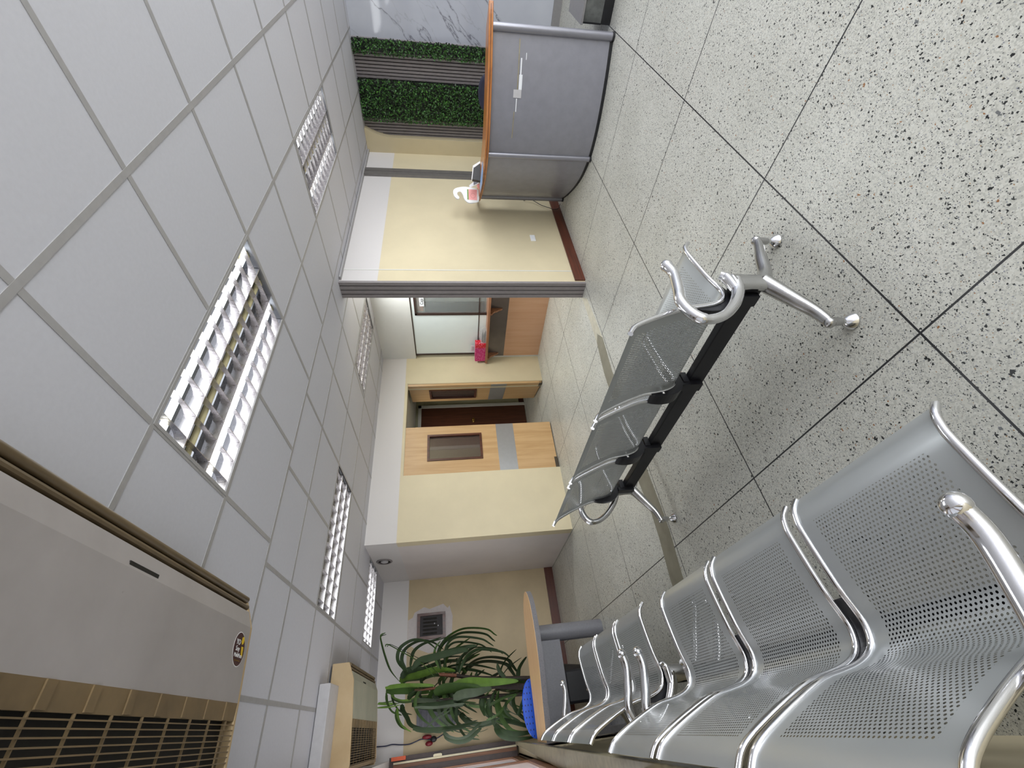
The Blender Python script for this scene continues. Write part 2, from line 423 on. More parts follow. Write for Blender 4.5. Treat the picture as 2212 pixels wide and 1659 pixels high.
LEAVES=[
 (0.0292,'d',[(0.621,5.918,2.076),(0.724,5.894,2.153),(0.819,5.87,2.146),(0.876,5.847,2.079),(0.904,5.823,1.964),(0.869,5.799,1.827),(0.779,5.775,1.711)]),
 (0.0175,'d',[(0.647,5.998,2.018),(0.733,5.973,2.0),(0.81,5.948,1.962),(0.864,5.924,1.854),(0.89,5.899,1.677),(0.9,5.874,1.597)]),
 (0.0536,'d',[(0.62,5.833,1.993),(0.69,5.826,1.902),(0.706,5.819,1.751),(0.729,5.812,1.579),(0.74,5.805,1.406),(0.735,5.798,1.348)]),
 (0.037,'d',[(0.67,6.259,1.993),(0.704,6.286,1.876),(0.744,6.313,1.736),(0.755,6.34,1.592),(0.749,6.367,1.415)]),
 (0.0273,'m',[(0.62,6.183,1.67),(0.725,6.171,1.699),(0.827,6.16,1.688),(0.918,6.149,1.625),(0.986,6.138,1.5),(1.013,6.127,1.373),(0.999,6.116,1.206),(0.967,6.105,1.082),(0.912,6.094,1.013),(0.889,6.082,0.979)]),
 (0.0214,'d',[(0.621,6.068,1.627),(0.772,6.057,1.625),(0.863,6.045,1.583),(0.91,6.034,1.5),(0.903,6.022,1.358),(0.861,6.011,1.177),(0.807,5.999,1.089),(0.769,5.988,1.037)]),
 (0.0214,'m',[(0.602,5.886,1.688),(0.723,5.839,1.733),(0.791,5.792,1.721),(0.854,5.745,1.662)]),
 (0.0253,'d',[(0.54,5.907,1.462),(0.635,5.933,1.41),(0.706,5.958,1.348),(0.753,5.984,1.225),(0.735,6.01,1.064),(0.698,6.035,0.923),(0.641,6.061,0.845)]),
 (0.0643,'d',[(0.531,6.214,1.434),(0.617,6.233,1.349),(0.676,6.251,1.222),(0.683,6.27,1.054),(0.643,6.288,0.867),(0.586,6.306,0.809),(0.502,6.325,0.743)]),
 (0.0292,'d',[(0.617,6.2,1.621),(0.639,6.173,1.53),(0.626,6.145,1.35),(0.592,6.117,1.181),(0.539,6.09,1.016)]),
 (0.0351,'d',[(0.44,5.955,0.936),(0.504,5.978,0.986),(0.576,6.001,1.018)]),
 (0.0351,'d',[(0.439,6.166,0.757),(0.525,6.209,0.731),(0.593,6.251,0.676),(0.653,6.294,0.61)]),
 (0.0643,'b',[(0.543,6.24,2.153),(0.585,6.21,2.104),(0.588,6.181,1.926),(0.611,6.151,1.768),(0.602,6.121,1.629),(0.577,6.091,1.501)]),
 (0.0545,'d',[(0.571,6.103,2.13),(0.632,6.124,2.078),(0.647,6.144,1.964),(0.637,6.165,1.847)]),
 (0.0584,'b',[(0.489,6.053,2.297),(0.487,6.014,2.117),(0.466,5.976,1.908),(0.449,5.937,1.738)]),
 (0.0643,'b',[(0.446,6.037,1.533),(0.447,6.0,1.341),(0.416,5.963,1.151),(0.401,5.926,0.961),(0.388,5.889,0.792)]),
 (0.0487,'m',[(0.367,6.267,1.03),(0.391,6.311,0.913),(0.401,6.355,0.742),(0.401,6.399,0.621)]),
 (0.0877,'m',[(0.385,6.074,1.754),(0.41,6.056,1.63),(0.396,6.038,1.439),(0.367,6.02,1.249),(0.341,6.002,1.097)]),
 (0.0487,'b',[(0.465,6.254,2.246),(0.408,6.26,2.234),(0.366,6.265,2.138),(0.362,6.27,2.023),(0.382,6.275,1.909),(0.371,6.28,1.735)]),
 (0.0312,'b',[(0.37,6.241,2.398),(0.356,6.304,2.312),(0.354,6.366,2.196)]),
 (0.0097,'b',[(0.322,6.054,2.376),(0.311,6.039,2.247),(0.319,6.023,2.118)]),
 (0.0117,'m',[(1.058,6.099,2.344),(1.036,6.094,2.396),(0.976,6.09,2.386),(0.813,6.085,2.324),(0.654,6.08,2.246),(0.538,6.075,2.144)]),
 (0.0117,'m',[(0.878,5.881,2.302),(0.894,5.867,2.273),(0.805,5.853,2.115),(0.714,5.839,1.959),(0.636,5.825,1.844),(0.512,5.811,1.732)]),
 (0.0925,'g',[(0.343,6.206,2.017),(0.322,6.165,1.843),(0.286,6.124,1.671),(0.242,6.083,1.501),(0.24,6.042,1.426)]),
 (0.0779,'g',[(0.309,5.823,1.533),(0.326,5.838,1.404),(0.326,5.853,1.256),(0.357,5.869,1.103)]),
 (0.0584,'g',[(0.272,5.94,1.955),(0.243,5.944,1.756),(0.24,5.949,1.592),(0.249,5.953,1.407)]),
 (0.039,'m',[(0.236,6.036,1.388),(0.202,6.021,1.259),(0.2,6.007,1.146),(0.244,5.993,0.991),(0.278,5.979,0.815)]),
 (0.0536,'d',[(0.337,6.299,2.14),(0.28,6.277,2.125),(0.205,6.255,2.073),(0.123,6.233,2.012),(0.069,6.211,1.861),(0.026,6.189,1.676)]),
 (0.0292,'b',[(0.296,6.006,2.152),(0.205,5.971,2.134),(0.12,5.935,2.073),(0.067,5.899,1.98)]),
 (0.0273,'m',[(0.454,6.116,2.294),(0.358,6.089,2.275),(0.267,6.063,2.211),(0.224,6.036,2.097)]),
 (0.039,'d',[(0.094,5.978,1.971),(0.064,6.0,1.83),(0.049,6.022,1.633),(0.051,6.045,1.452),(0.074,6.067,1.266)]),
 (0.0584,'d',[(0.037,5.96,1.65),(-0.018,5.965,1.597),(-0.051,5.969,1.491),(-0.036,5.973,1.383),(0.025,5.977,1.29),(0.068,5.981,1.232)]),
 (0.0487,'d',[(0.191,6.252,1.466),(0.142,6.223,1.449),(0.072,6.195,1.366),(0.05,6.166,1.245),(0.065,6.137,1.113),(0.084,6.109,1.017)]),
 (0.0448,'d',[(0.023,5.831,1.097),(-0.043,5.806,1.068),(-0.091,5.782,1.004),(-0.118,5.758,0.885),(-0.12,5.733,0.693)]),
 (0.039,'d',[(0.072,6.183,1.033),(0.033,6.196,0.881),(-0.012,6.21,0.749),(-0.045,6.224,0.655)]),
 (0.0351,'d',[(0.272,5.919,1.211),(0.19,5.888,1.227),(0.113,5.858,1.197)]),
 (0.0292,'d',[(0.262,5.889,1.138),(0.167,5.881,1.155),(0.091,5.874,1.125)]),
 (0.0214,'d',[(0.224,5.821,0.95),(0.146,5.845,0.974),(0.083,5.869,0.924),(0.028,5.892,0.817)]),
 (0.0136,'d',[(0.175,6.248,1.677),(0.104,6.303,1.641),(0.012,6.357,1.492),(-0.021,6.412,1.261)]),
 (0.0136,'d',[(0.103,6.167,1.516),(0.037,6.223,1.453),(-0.014,6.278,1.265),(0.003,6.333,1.146)]),
 (0.0195,'d',[(0.072,5.809,0.839),(0.165,5.771,0.776),(0.233,5.733,0.734)]),
 (0.0292,'d',[(0.367,6.283,1.019),(0.33,6.333,0.876),(0.304,6.382,0.647)]),
 (0.0253,'d',[(0.389,6.005,2.037),(0.43,6.058,1.96),(0.442,6.112,1.822),(0.444,6.165,1.729)]),
 (0.0429,'d',[(0.365,6.11,2.047),(0.416,6.148,1.996),(0.444,6.187,1.866),(0.46,6.225,1.771)]),
 (0.0292,'m',[(0.076,5.947,1.177),(0.112,5.91,1.047),(0.209,5.873,0.928),(0.264,5.836,0.831)]),
 (0.0234,'d',[(0.086,6.022,1.831),(0.145,5.978,1.721),(0.177,5.935,1.629),(0.211,5.891,1.555)]),
]
CAMR = [[0.77485, -0.63143, -0.02999], [-0.1122, -0.09069, -0.98954], [0.62211, 0.77011, -0.14112]]
# parts are written in world coordinates; build() makes them relative to the parent
_b0 = MB.build
def _build(s, name, mat, parent=None, smooth=False, fix=True, bevel=0, recentre=True):
    off = Vector((0, 0, 0)); p = parent; own = None
    while p is not None: off += p.location; p = p.parent
    if parent is None and recentre:
        xs, ys, zs = zip(*s.v); own = Vector(((min(xs) + max(xs)) / 2, (min(ys) + max(ys)) / 2, min(zs))); off = own
    s.v = [tuple(Vector(v) - off) for v in s.v]
    o = _b0(s, name, mat, parent, smooth, fix, bevel)
    if own is not None: o.location = own
    return o
MB.build = _build

# ================================================================== SETTING
struct(MB().box(-.5, 7.0, -3.2, 8.2, -.1, 0).build('floor', 'floor', recentre=False))
FIX = [(.984, 2.204, 1.3826, 1.9926), (3.424, 4.644, 1.3826, 1.9926), (3.345, 4.565, 3.70, 4.31), (.866, 2.086, 3.68, 4.285), (.915, 1.822, 5.58, 6.19)]
def ceiling():
    xs = sorted({-.5, 7.0} | {f[0] for f in FIX} | {f[1] for f in FIX}); ys = sorted({-3.2, 8.2} | {f[2] for f in FIX} | {f[3] for f in FIX})
    mb = MB()
    for i in range(len(xs) - 1):
        for j in range(len(ys) - 1):
            cx, cy = (xs[i] + xs[i + 1]) / 2, (ys[j] + ys[j + 1]) / 2
            if any(f[0] < cx < f[1] and f[2] < cy < f[3] for f in FIX): continue
            mb.add([(xs[i], ys[j], CEIL), (xs[i + 1], ys[j], CEIL), (xs[i + 1], ys[j + 1], CEIL), (xs[i], ys[j + 1], CEIL)], [(0, 3, 2, 1)])
    struct(mb.build('ceiling', 'tile', fix=False, recentre=False))
    g = MB(); w = .012; z0, z1 = CEIL - .0025, CEIL + .01
    ylow = [.7726 + .61 * k for k in range(-6, 4)]; yhi = [3.066, 3.68, 4.30, 4.955, 5.58, 6.19]
    def clear(x0, x1, y0, y1):
        return not any(f[0] + .02 < (x0 + x1) / 2 < f[1] - .02 and f[2] + .02 < (y0 + y1) / 2 < f[3] - .02 for f in FIX)
    allx = [.984 + .61 * k for k in range(-2, 10)]; hix = [.862 + .61 * k for k in range(-1, 10)]
    for y in ylow + yhi: g.box(-.15, 6.62, y - w, y + w, z0, z1)
    for rows, X in ((ylow, allx), ([ylow[-1]] + yhi + [6.8], hix)):
        for a, b in zip(rows, rows[1:]):
            for x in X:
                if x > 6.6: continue
                if clear(x - .01, x + .01, a, b): g.box(x - w, x + w, a + w, b - w, z0 + .0005, z1)
    struct(g.build('trim_1', 'tbar', recentre=False))
ceiling()

# left window wall ------------------------------------------------------------------
struct(MB().box(-.45, -.17, -3.0, 6.95, 0, .775).box(-.45, -.16, -3.0, 6.95, 2.30, CEIL)
       .box(-.45, -.17, 1.75, 2.0, .775, 2.30).box(-.45, -.17, -.50, -.30, .775, 2.30).build('wall_left', 'cream', recentre=False))
struct(MB().prism([(-.15, -3.0), (-.15, 6.795), (-.182, 6.795), (-.262, 3.8), (-.285, 0), (-.285, -3.0)], 'Z', .775, .81).build('trim_2', 'sill', recentre=False, bevel=.004))
def window(name, y0, y1):
    fr = MB(); z0, z1 = .79, 2.30
    fr.box(-.34, -.134 if y1 > 6 else -.175, y1 - .055, y1, z0, z1).box(-.34, -.30, y0, y0 + .05, z0, z1)
    fr.box(-.34, -.29, y0, y1, z1 - .05, z1).box(-.335, -.262, y0 + .05, y1 - .055, .74, .775)
    for k in range(3): fr.box(-.335 + k * .026, -.328 + k * .026, y0 + .05, y1 - .055, .775, .80)
    f = struct(fr.build(name, 'brownframe', recentre=False))
    MB().box(-.200, -.182, y1 - .075, y1 - .055, .80, z1 - .05).build('jamb_strip', 'creamplastic', f)
    n = 3; L = (y1 - y0 - .13) / n
    sa = MB()
    for k in range(n):
        a = y0 + .05 + k * L; b_ = a + L
        x0 = -.315 + (k % 2) * .03
        sa.box(x0, x0 + .028, a, a + .05, .80, z1 - .05).box(x0, x0 + .028, b_ - .05, b_, .80, z1 - .05)
        sa.box(x0, x0 + .028, a + .05, b_ - .05, .80, .87).box(x0, x0 + .028, a + .05, b_ - .05, z1 - .11, z1 - .05)
    sa.box(-.235, -.204, y1 - .075, y1 - .055, .80, z1 - .05)
    s = sa.build('sash', 'sash', f)
    gl = MB()
    for k in range(n):
        a = y0 + .05 + k * L; x0 = -.303 + (k % 2) * .03
        gl.box(x0, x0 + .004, a + .05, a + L - .05, .87, z1 - .11)
    gl.build('pane', 'dimglass', s)
    return f
w1 = window('window_1', 2.0, 6.795)
MB().box(-.18, -.16, 6.69, 6.72, 1.69, 1.79).box(-.165, -.155, 6.685, 6.725, 1.70, 1.78).build('latch', 'creamplastic', w1)
window('window_2', -.30, 1.75)
window('window_3', -2.98, -.50)

# back wall of the recess, its white pillar wall and the door wall ----------------------
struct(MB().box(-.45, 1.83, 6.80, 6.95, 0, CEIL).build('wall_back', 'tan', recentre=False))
struct(MB().box(1.83, 2.0, 5.192, 6.95, 0, CEIL).build('wall_recess', 'pinkwhite', recentre=False))
struct(MB().box(1.828, 2.70, 5.19, 5.33, 0, CEIL).box(2.70, 4.26, 5.19, 5.33, 2.118, CEIL).box(4.26, 6.5, 5.19, 5.33, 0, CEIL).build('wall_middle', 'cream', recentre=False))
struct(MB().box(-.14, 1.83, 6.778, 6.80, 0, .125).build('baseboard_back', 'baseboard', recentre=False))
# plaster patches round the dark board (flush repairs of the wall)
struct(MB().prism([(1.02, 2.148), (1.30, 2.148), (1.33, 2.085), (1.39, 2.06), (1.45, 1.93), (1.42, 1.85), (1.47, 1.66), (1.41, 1.60), (1.44, 1.57), (1.30, 1.53), (1.10, 1.545), (.98, 1.60), (.90, 1.72), (.88, 1.86), (.93, 1.98), (.96, 2.06)], 'Y', 6.7985, 6.80).build('trim_3', 'plaster', recentre=False))

# partition wall with end pilaster --------------------------------------------------------
struct(MB().box(3.572, 6.55, 2.74, 2.93, 0, CEIL).build('wall_partition', 'cream', recentre=False))
def flutes(n, a, b, axis, base, depth, z0, z1):
    """fluted panel: n rounded ribs between a and b; ribs grow from base by depth"""
    pts = [(a, base)]; w = (b - a) / n
    for k in range(n):
        x = a + k * w
        pts += [(x + .04 * w, base + depth * .25), (x + .12 * w, base + depth), (x + .80 * w, base + depth), (x + .88 * w, base + depth * .25), (x + .96 * w, base + depth * .1)]
    pts.append((b, base))
    poly = pts if axis == 'Y' else [(q, p) for p, q in pts]
    return MB().prism(poly, 'Z', z0, z1)
struct(flutes(4, 2.728, 2.935, 'X', 3.572, -.022, 0, CEIL).build('trim_4', 'slat', recentre=False))
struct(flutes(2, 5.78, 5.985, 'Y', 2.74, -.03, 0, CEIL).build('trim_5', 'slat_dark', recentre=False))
struct(MB().box(3.60, 5.775, 2.722, 2.74, 0, .112).build('baseboard_partition', 'baseboard', recentre=False))
struct(MB().box(3.762, 3.772, 2.735, 2.74, .115, 2.513).build('trim_6', 'plainwhite', recentre=False))
struct(MB().box(3.60, 6.5, 2.70, 2.74, CEIL - .022, CEIL - .004).build('trim_7', 'tbar', recentre=False))

# right end wall: marble, fluted cladding, cream fin with rounded corner --------------------
struct(MB().box(6.65, 6.85, -3.0, 2.93, 0, CEIL).build('wall_right', 'marble', recentre=False))
struct(MB().box(6.635, 6.65, -3.0, 1.45, 0, .10).build('baseboard_right', 'taupe', recentre=False))
struct(flutes(29, 1.47, 2.56, 'X', 6.65, -.05, 0, CEIL).build('trim_8', 'slat', recentre=False))
arc = [(2.538, 0), (2.540, 2.20)] + [(2.54 - .03 * t - .075 * t * t, 2.20 + .315 * t) for t in (.25, .5, .75, 1)]
struct(MB().prism([(2.74, 0)] + arc + [(2.74, CEIL)], 'X', 6.50, 6.65).build('wall_fin', 'creamfull', recentre=False))

# cashier booth room behind the counter wall, corridor -----------------------------------
struct(MB().box(4.78, 4.93, 2.93, 5.19, 0, .86).box(4.78, 4.93, 2.93, 5.19, 2.0, CEIL).build('wall_counter', 'plainwhite', recentre=False))
struct(MB().box(6.3, 6.45, 2.93, 5.19, 0, CEIL).build('wall_booth', 'booth', recentre=False))
struct(MB().box(4.93, 6.5, 5.165, 5.19, 0, CEIL).box(4.93, 6.5, 2.93, 2.945, 0, CEIL).build('wall_booth_side', 'booth', recentre=False))
struct(MB().box(2.0, 6.2, 6.90, 7.05, 0, 2.3).box(5.95, 6.2, 5.33, 6.9, 0, 2.3).build('wall_corridor', 'corridor', recentre=False))
struct(MB().box(2.0, 6.2, 5.33, 7.05, 2.15, 2.17).build('ceiling_corridor', 'plainwhite', recentre=False))
struct(MB().box(5.075, 5.95, 6.885, 6.90, 0, .10).build('baseboard_corridor', 'baseboard', recentre=False))
# glazed street front behind the camera
fr = MB()
for x in (-.17, 1.5, 3.2, 4.9, 6.58): fr.box(x, x + .07, -3.06, -3.0, 0, CEIL)
fr.box(-.17, 6.65, -3.06, -3.0, 0, .1).box(-.17, 6.65, -3.06, -3.0, 2.1, 2.16).box(-.17, 6.65, -3.06, -3.0, 2.44, CEIL)
struct(fr.build('window_4', 'brownframe', recentre=False))

# doors -------------------------------------------------------------------------------------
def door_leaf(name, loc, rz, flip=1):
    """leaf runs from its hinge along +x (flip=1) or -x, front face at y=0"""
    f = flip; W = .752
    def bx(mb, a, b, y0, y1, z0, z1): return mb.box(min(a * f, b * f), max(a * f, b * f), y0, y1, z0, z1)
    mb = MB()
    for a, b, z0, z1 in ((0, .20, .015, 2.108), (.605, W, .015, 2.108), (.20, .605, .015, 1.05), (.20, .605, 1.80, 2.108)): bx(mb, a, b, 0, .045, z0, z1)
    d = struct(mb.build(name, 'doorwood', recentre=False))
    bx(MB(), .001, W - .001, -.002, 0, .575, .828).build('kick_plate', 'steelplate', d)
    fm = MB()
    for a, b, z0, z1 in ((.195, .225, 1.045, 1.805), (.58, .61, 1.045, 1.805), (.225, .58, 1.045, 1.075), (.225, .58, 1.775, 1.805)): bx(fm, a, b, -.012, .057, z0, z1)
    w = fm.build('glazing_frame', 'mahog', d)
    bx(MB(), .225, .58, .018, .024, 1.075, 1.775).build('pane', 'darkglass', w)
    bx(MB(), .0, .16, -.006, .05, .004, .05).build('floor_hinge', 'rust', d)
    d.location = loc; d.rotation_euler = (0, 0, rz)
    return d
door_leaf('door_1', (2.703, 5.20, 0), 0, 1)
door_leaf('door_2', (4.213, 5.205, 0), math.radians(-108.5), -1)
struct(MB().box(4.245, 4.26, 5.188, 5.33, 0, 2.118).box(2.70, 4.26, 5.188, 5.21, 2.108, 2.118).build('trim_9', 'creamfull', recentre=False))
d3 = MB(); d3.box(5.0, 5.06, 6.86, 6.90, 0, 2.10).box(4.06, 4.12, 6.86, 6.90, 0, 2.10).box(4.06, 5.06, 6.86, 6.90, 2.04, 2.10)
d3 = struct(d3.build('door_3', 'plainwhite', recentre=False))
lf = MB().box(4.12, 5.0, 6.875, 6.90, .01, 2.04).build('door_leaf', 'darkdoor', d3)
MB().lathe([(.03, 0), (.03, -.01), (.012, -.02), (.012, -.045), (.028, -.055), (.03, -.07), (.02, -.085)], (4.66, 6.875, 1.05), 16, 'Y').build('door_knob', 'brass', lf, smooth=True)

# cement strip let into the floor
far = [(3.56, 2.932), (3.2, 2.925), (2.86, 2.93), (2.70, 2.96), (2.52, 2.985), (2.2, 2.99), (1.8, 3.005), (1.38, 3.0), (1.1, 2.96), (.92, 2.965), (.66, 3.0), (.3, 2.99), (-.17, 3.0)]
near = [(3.42, 2.83), (3.1, 2.80), (2.79, 2.785), (2.6, 2.80), (2.40, 2.82), (2.1, 2.80), (1.7, 2.815), (1.33, 2.80), (1.1, 2.785), (.92, 2.78), (.60, 2.82), (.3, 2.81), (-.17, 2.82)]
struct(MB().prism(far[:3] + [(2.92, 2.86)] + near[:3][::-1], 'Z', 0, .0022).build('trim_10', 'patch_light', recentre=False))
struct(MB().prism(far[2:] + near[2:][::-1] + [(2.91, 2.86)], 'Z', 0, .002).build('trim_11', 'patch_dark', recentre=False))

# ================================================================== WAITING BENCHES
PF = [(.447, .388), (.42, .412), (.39, .422), (.35, .424), (.205, .408), (.125, .390), (.09, .390), (.058, .402), (.035, .428), (.019, .47), (.010, .52), (0, .58), (-.03, .662), (-.06, .733), (-.086, .787), (-.107, .817), (-.135, .838)]
def smooth_pf(n=3): return [(v.x, v.y) for v in catmull([(x, z, 0) for x, z in PF], n)]
SW, PITCH, LEGY = .51, .565, .862
def seat_shell(yc):
    P = smooth_pf(); L = [0]
    for a, b in zip(P, P[1:]): L.append(L[-1] + math.dist(a, b))
    nx = 4; me = bpy.data.meshes.new('seat'); vs = []; fs = []; uv = []
    for i, (x, z) in enumerate(P):
        for k in range(nx + 1):
            y = -SW / 2 + SW * k / nx; vs.append((x, yc + y, z)); uv.append((y + SW / 2, L[i]))
    for i in range(len(P) - 1):
        for k in range(nx):
            a = i * (nx + 1) + k; fs.append((a, a + 1, a + nx + 2, a + nx + 1))
    me.from_pydata(vs, [], fs); ul = me.uv_layers.new(name='UVMap')
    for lp in me.loops: ul.data[lp.index].uv = uv[lp.vertex_index]
    for p in me.polygons: p.use_smooth = True
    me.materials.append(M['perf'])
    o = bpy.data.objects.new('seat', me); COL.objects.link(o); return o
def make_bench(label):
    t = thing('waiting_bench', label, 'bench', group='perforated steel waiting benches')
    MB().box(.08, .12, -.84, .84, .235, .315).build('beam', 'blackmetal', t, bevel=.004)
    P = [(x, 0, z) for x, z in smooth_pf()]
    for k in (-1, 0, 1):
        yc = k * PITCH; s = seat_shell(yc); s.parent = t
        for sd in (-1, 1):
            MB().tube([(x, yc + sd * SW / 2, z) for x, _, z in P], .0098, 10, up=(0, 1, 0)).build('edge_rail', 'chrome', s, smooth=True)
    # black crescent brackets under the seams
    idx = [p for p in smooth_pf() if p[0] < .20 and p[1] < .545]
    def crescent(y0, y1):
        n = len(idx); inn = []; outp = []
        for i, (x, z) in enumerate(idx):
            a = idx[max(i - 1, 0)]; b = idx[min(i + 1, n - 1)]
            d = Vector((b[0] - a[0], b[1] - a[1])).normalized(); nn = Vector((d.y, -d.x))   # away from the sitter
            if nn.dot(Vector((-1, -1))) < 0: nn = -nn
            w = math.sin(PI * i / (n - 1)) ** .7
            inn.append((x + nn.x * .004, z + nn.y * .004)); outp.append((x + nn.x * (.008 + .034 * w), z + nn.y * (.008 + .034 * w)))
        return MB().prism(inn + outp[::-1], 'Y', y0, y1)
    for yc in (-.805, -PITCH / 2, PITCH / 2, .805):
        h = .034 if abs(yc) < .5 else .012
        c = crescent(yc - h, yc + h)
        c.box(.07, .13, yc - .03, yc + .03, .315, .345).box(.055, .08, yc - .025, yc + .025, .25, .36)
        b = c.build('seat_bracket', 'blackmetal', t)
        if abs(yc) < .5: [MB().ball((.004, yc + q, .475), .009, 8, 6).build('bolt', 'chrome', b, smooth=True) for q in (-.03, .03)]
    for sd in (-1, 1):
        y = sd * LEGY
        lg = MB()
        st = catmull([(.100, y, .365), (.100, y, .30), (.100, y, .235), (.100, y, .205)], 3)
        lg.tube(st, [.043] * 3 + [.040] * 3 + [.041] * 3 + [.042], 14, .62, (1, 0, 0))
        bk = catmull([(.105, y, .235), (.045, y, .196), (-.013, y, .158), (-.075, y, .118), (-.136, y, .098)], 4)
        lg.tube(bk, [.036 - .017 * i / (len(bk) - 1) for i in range(len(bk))], 12, .85, (0, 1, 0))
        fk = catmull([(.095, y, .235), (.165, y, .190), (.270, y, .150), (.360, y, .112), (.408, y, .098)], 4)
        lg.tube(fk, [.034 - .016 * i / (len(fk) - 1) for i in range(len(fk))], 12, .85, (0, 1, 0))
        lg.ball((-.136, y, .098), .021, 10, 8).ball((.408, y, .100), .021, 10, 8)
        for fx in (-.131, .404): lg.tube([(fx, y, .108), (fx, y, .075), (fx, y, .048)], [.018, .017, .0145], 12)
        o = lg.build('leg', 'cast', t, smooth=True)
        for fx in (-.131, .404):
            MB().lathe([(.029, 0), (.031, .006), (.026, .016), (.014, .030), (.009, .034), (.009, .085)], (fx, y, 0), 18).build('foot_glide', 'chrome', o, smooth=True)
        ar = catmull([(.105, y, .350), (.060, y, .362), (.015, y, .385), (-.04, y, .428), (-.087, y, .482), (-.110, y, .535), (-.108, y, .582), (-.070, y, .612), (-.011, y, .622), (.05, y, .606), (.149, y, .585), (.205, y, .594)], 5)
        n = len(ar); am = MB().tube(ar, [.028 - .010 * min(1, i / (n * .35)) + (.003 if i > n * .5 else 0) for i in range(n)], 14, 1, (0, 1, 0))
        am.ball((.208, y, .595), .0245, 14, 10)
        am.tube(catmull([(.05, y, .372), (.10, y, .372), (.135, y, .378), (.150, y, .394)], 4), [.022] * 9 + [.018] * 4, 12, .8, (0, 1, 0))
        am.build('armrest', 'chrome', t, smooth=True)
    return t
bench = make_bench('perforated steel three-seat bench along the window wall below the big dusty air conditioner')
dup(bench, (.022, 3.46, 0), 0, 'steel three-seat bench along the window wall ending at the wood-topped grey table')
dup(bench, (1.107, 1.80, 0), .027, 'free-standing steel three-seat bench in mid floor, turned away with its dark backrests showing')
bench.location = (0, 1.49, 0)
# ================================================================== CEILING LIGHTS
def make_light(label):
    t = thing('ceiling_light', label, 'ceiling light', group='recessed louvre ceiling lights')
    a, b = .61, .305
    MB().box(-a, a, -b, -b + .016, -.004, .004).box(-a, a, b - .016, b, -.004, .004).box(-a, -a + .016, -b + .016, b - .016, -.004, .004).box(a - .016, a, -b + .016, b - .016, -.004, .004).build('frame', 'tbar', t)
    h = MB(); h.box(-a + .014, a - .014, -b + .014, b - .014, .10, .105)
    for y in (-b + .012, b - .015): h.box(-a + .012, a - .012, y, y + .003, .0, .10)
    for x in (-a + .012, a - .015): h.box(x, x + .003, -b + .012, b - .012, .0, .10)
    h.build('housing', 'tray', t)
    L = MB(); lanes = 3; wl = (2 * b - .032) / lanes
    for k in range(lanes + 1):
        y = -b + .016 + k * wl; L.prism([(y - .002, .002), (y + .002, .002), (y + .009, .050), (y + .004, .078), (y - .004, .078), (y - .009, .050)], 'X', -a + .018, a - .018)
    n = 11
    for i in range(n):
        x = -a + .016 + (2 * a - .032) * (i + .5) / n
        for k in range(lanes):
            y0 = -b + .016 + k * wl + .005; y1 = y0 + wl - .010; m = 8; pts = []
            for j in range(m + 1):
                u = j / m; pts.append((y0 + (y1 - y0) * u, .022 + .026 * abs(2 * u - 1) ** 1.5))
            for j in range(m):
                (ya, za), (yb, zb) = pts[j], pts[j + 1]
                L.add([(x - .0012, ya, .004), (x + .0012, ya, .004), (x + .0012, yb, .004), (x - .0012, yb, .004), (x - .006, ya, za), (x + .006, ya, za), (x + .006, yb, zb), (x - .006, yb, zb)],
                      [(0, 3, 2, 1), (0, 1, 5, 4), (1, 2, 6, 5), (2, 3, 7, 6), (3, 0, 4, 7), (4, 5, 6, 7)])
    L.build('louvre', 'louver', t)
    for k in range(3):
        y = -b + .016 + (k + .5) * wl
        tb = MB().tube([(-a + .03, y, .044), (a - .03, y, .044)], .0145, 14).build('lamp_tube', 'tubeon' if k != 1 else 'tubeoff', t, smooth=True)
        [MB().box(q, q + .018, y - .018, y + .018, .026, .10).build('lamp_holder', 'tubeoff', tb) for q in (-a + .016, a - .034)]
    return t
L0 = make_light('lit three-tube louvre ceiling light beside the big dusty air conditioner')
labs = [None, 'lit three-tube louvre ceiling light above the curved reception desk',
        'unlit yellowish louvre ceiling light half hidden behind the grey fluted pilaster',
        'unlit louvre ceiling light in mid ceiling, in front of the oak doors',
        'unlit louvre ceiling light in the recess, next to the round wall fitting']
for f, lb in list(zip(FIX, labs))[1:]:
    d = dup(L0, ((f[0] + f[1]) / 2, (f[2] + f[3]) / 2, CEIL), 0, lb)
    d.scale = ((f[1] - f[0]) / 1.22, (f[3] - f[2]) / .61, 1)
    if 'unlit' in lb:
        for ch in d.children:
            if ch.name.startswith('lamp_tube') and ch.data.materials[0] == M['tubeon']:
                ch.data = ch.data.copy(); ch.data.materials[0] = M['tubeoff']
L0.location = ((FIX[0][0] + FIX[0][1]) / 2, (FIX[0][2] + FIX[0][3]) / 2, CEIL)

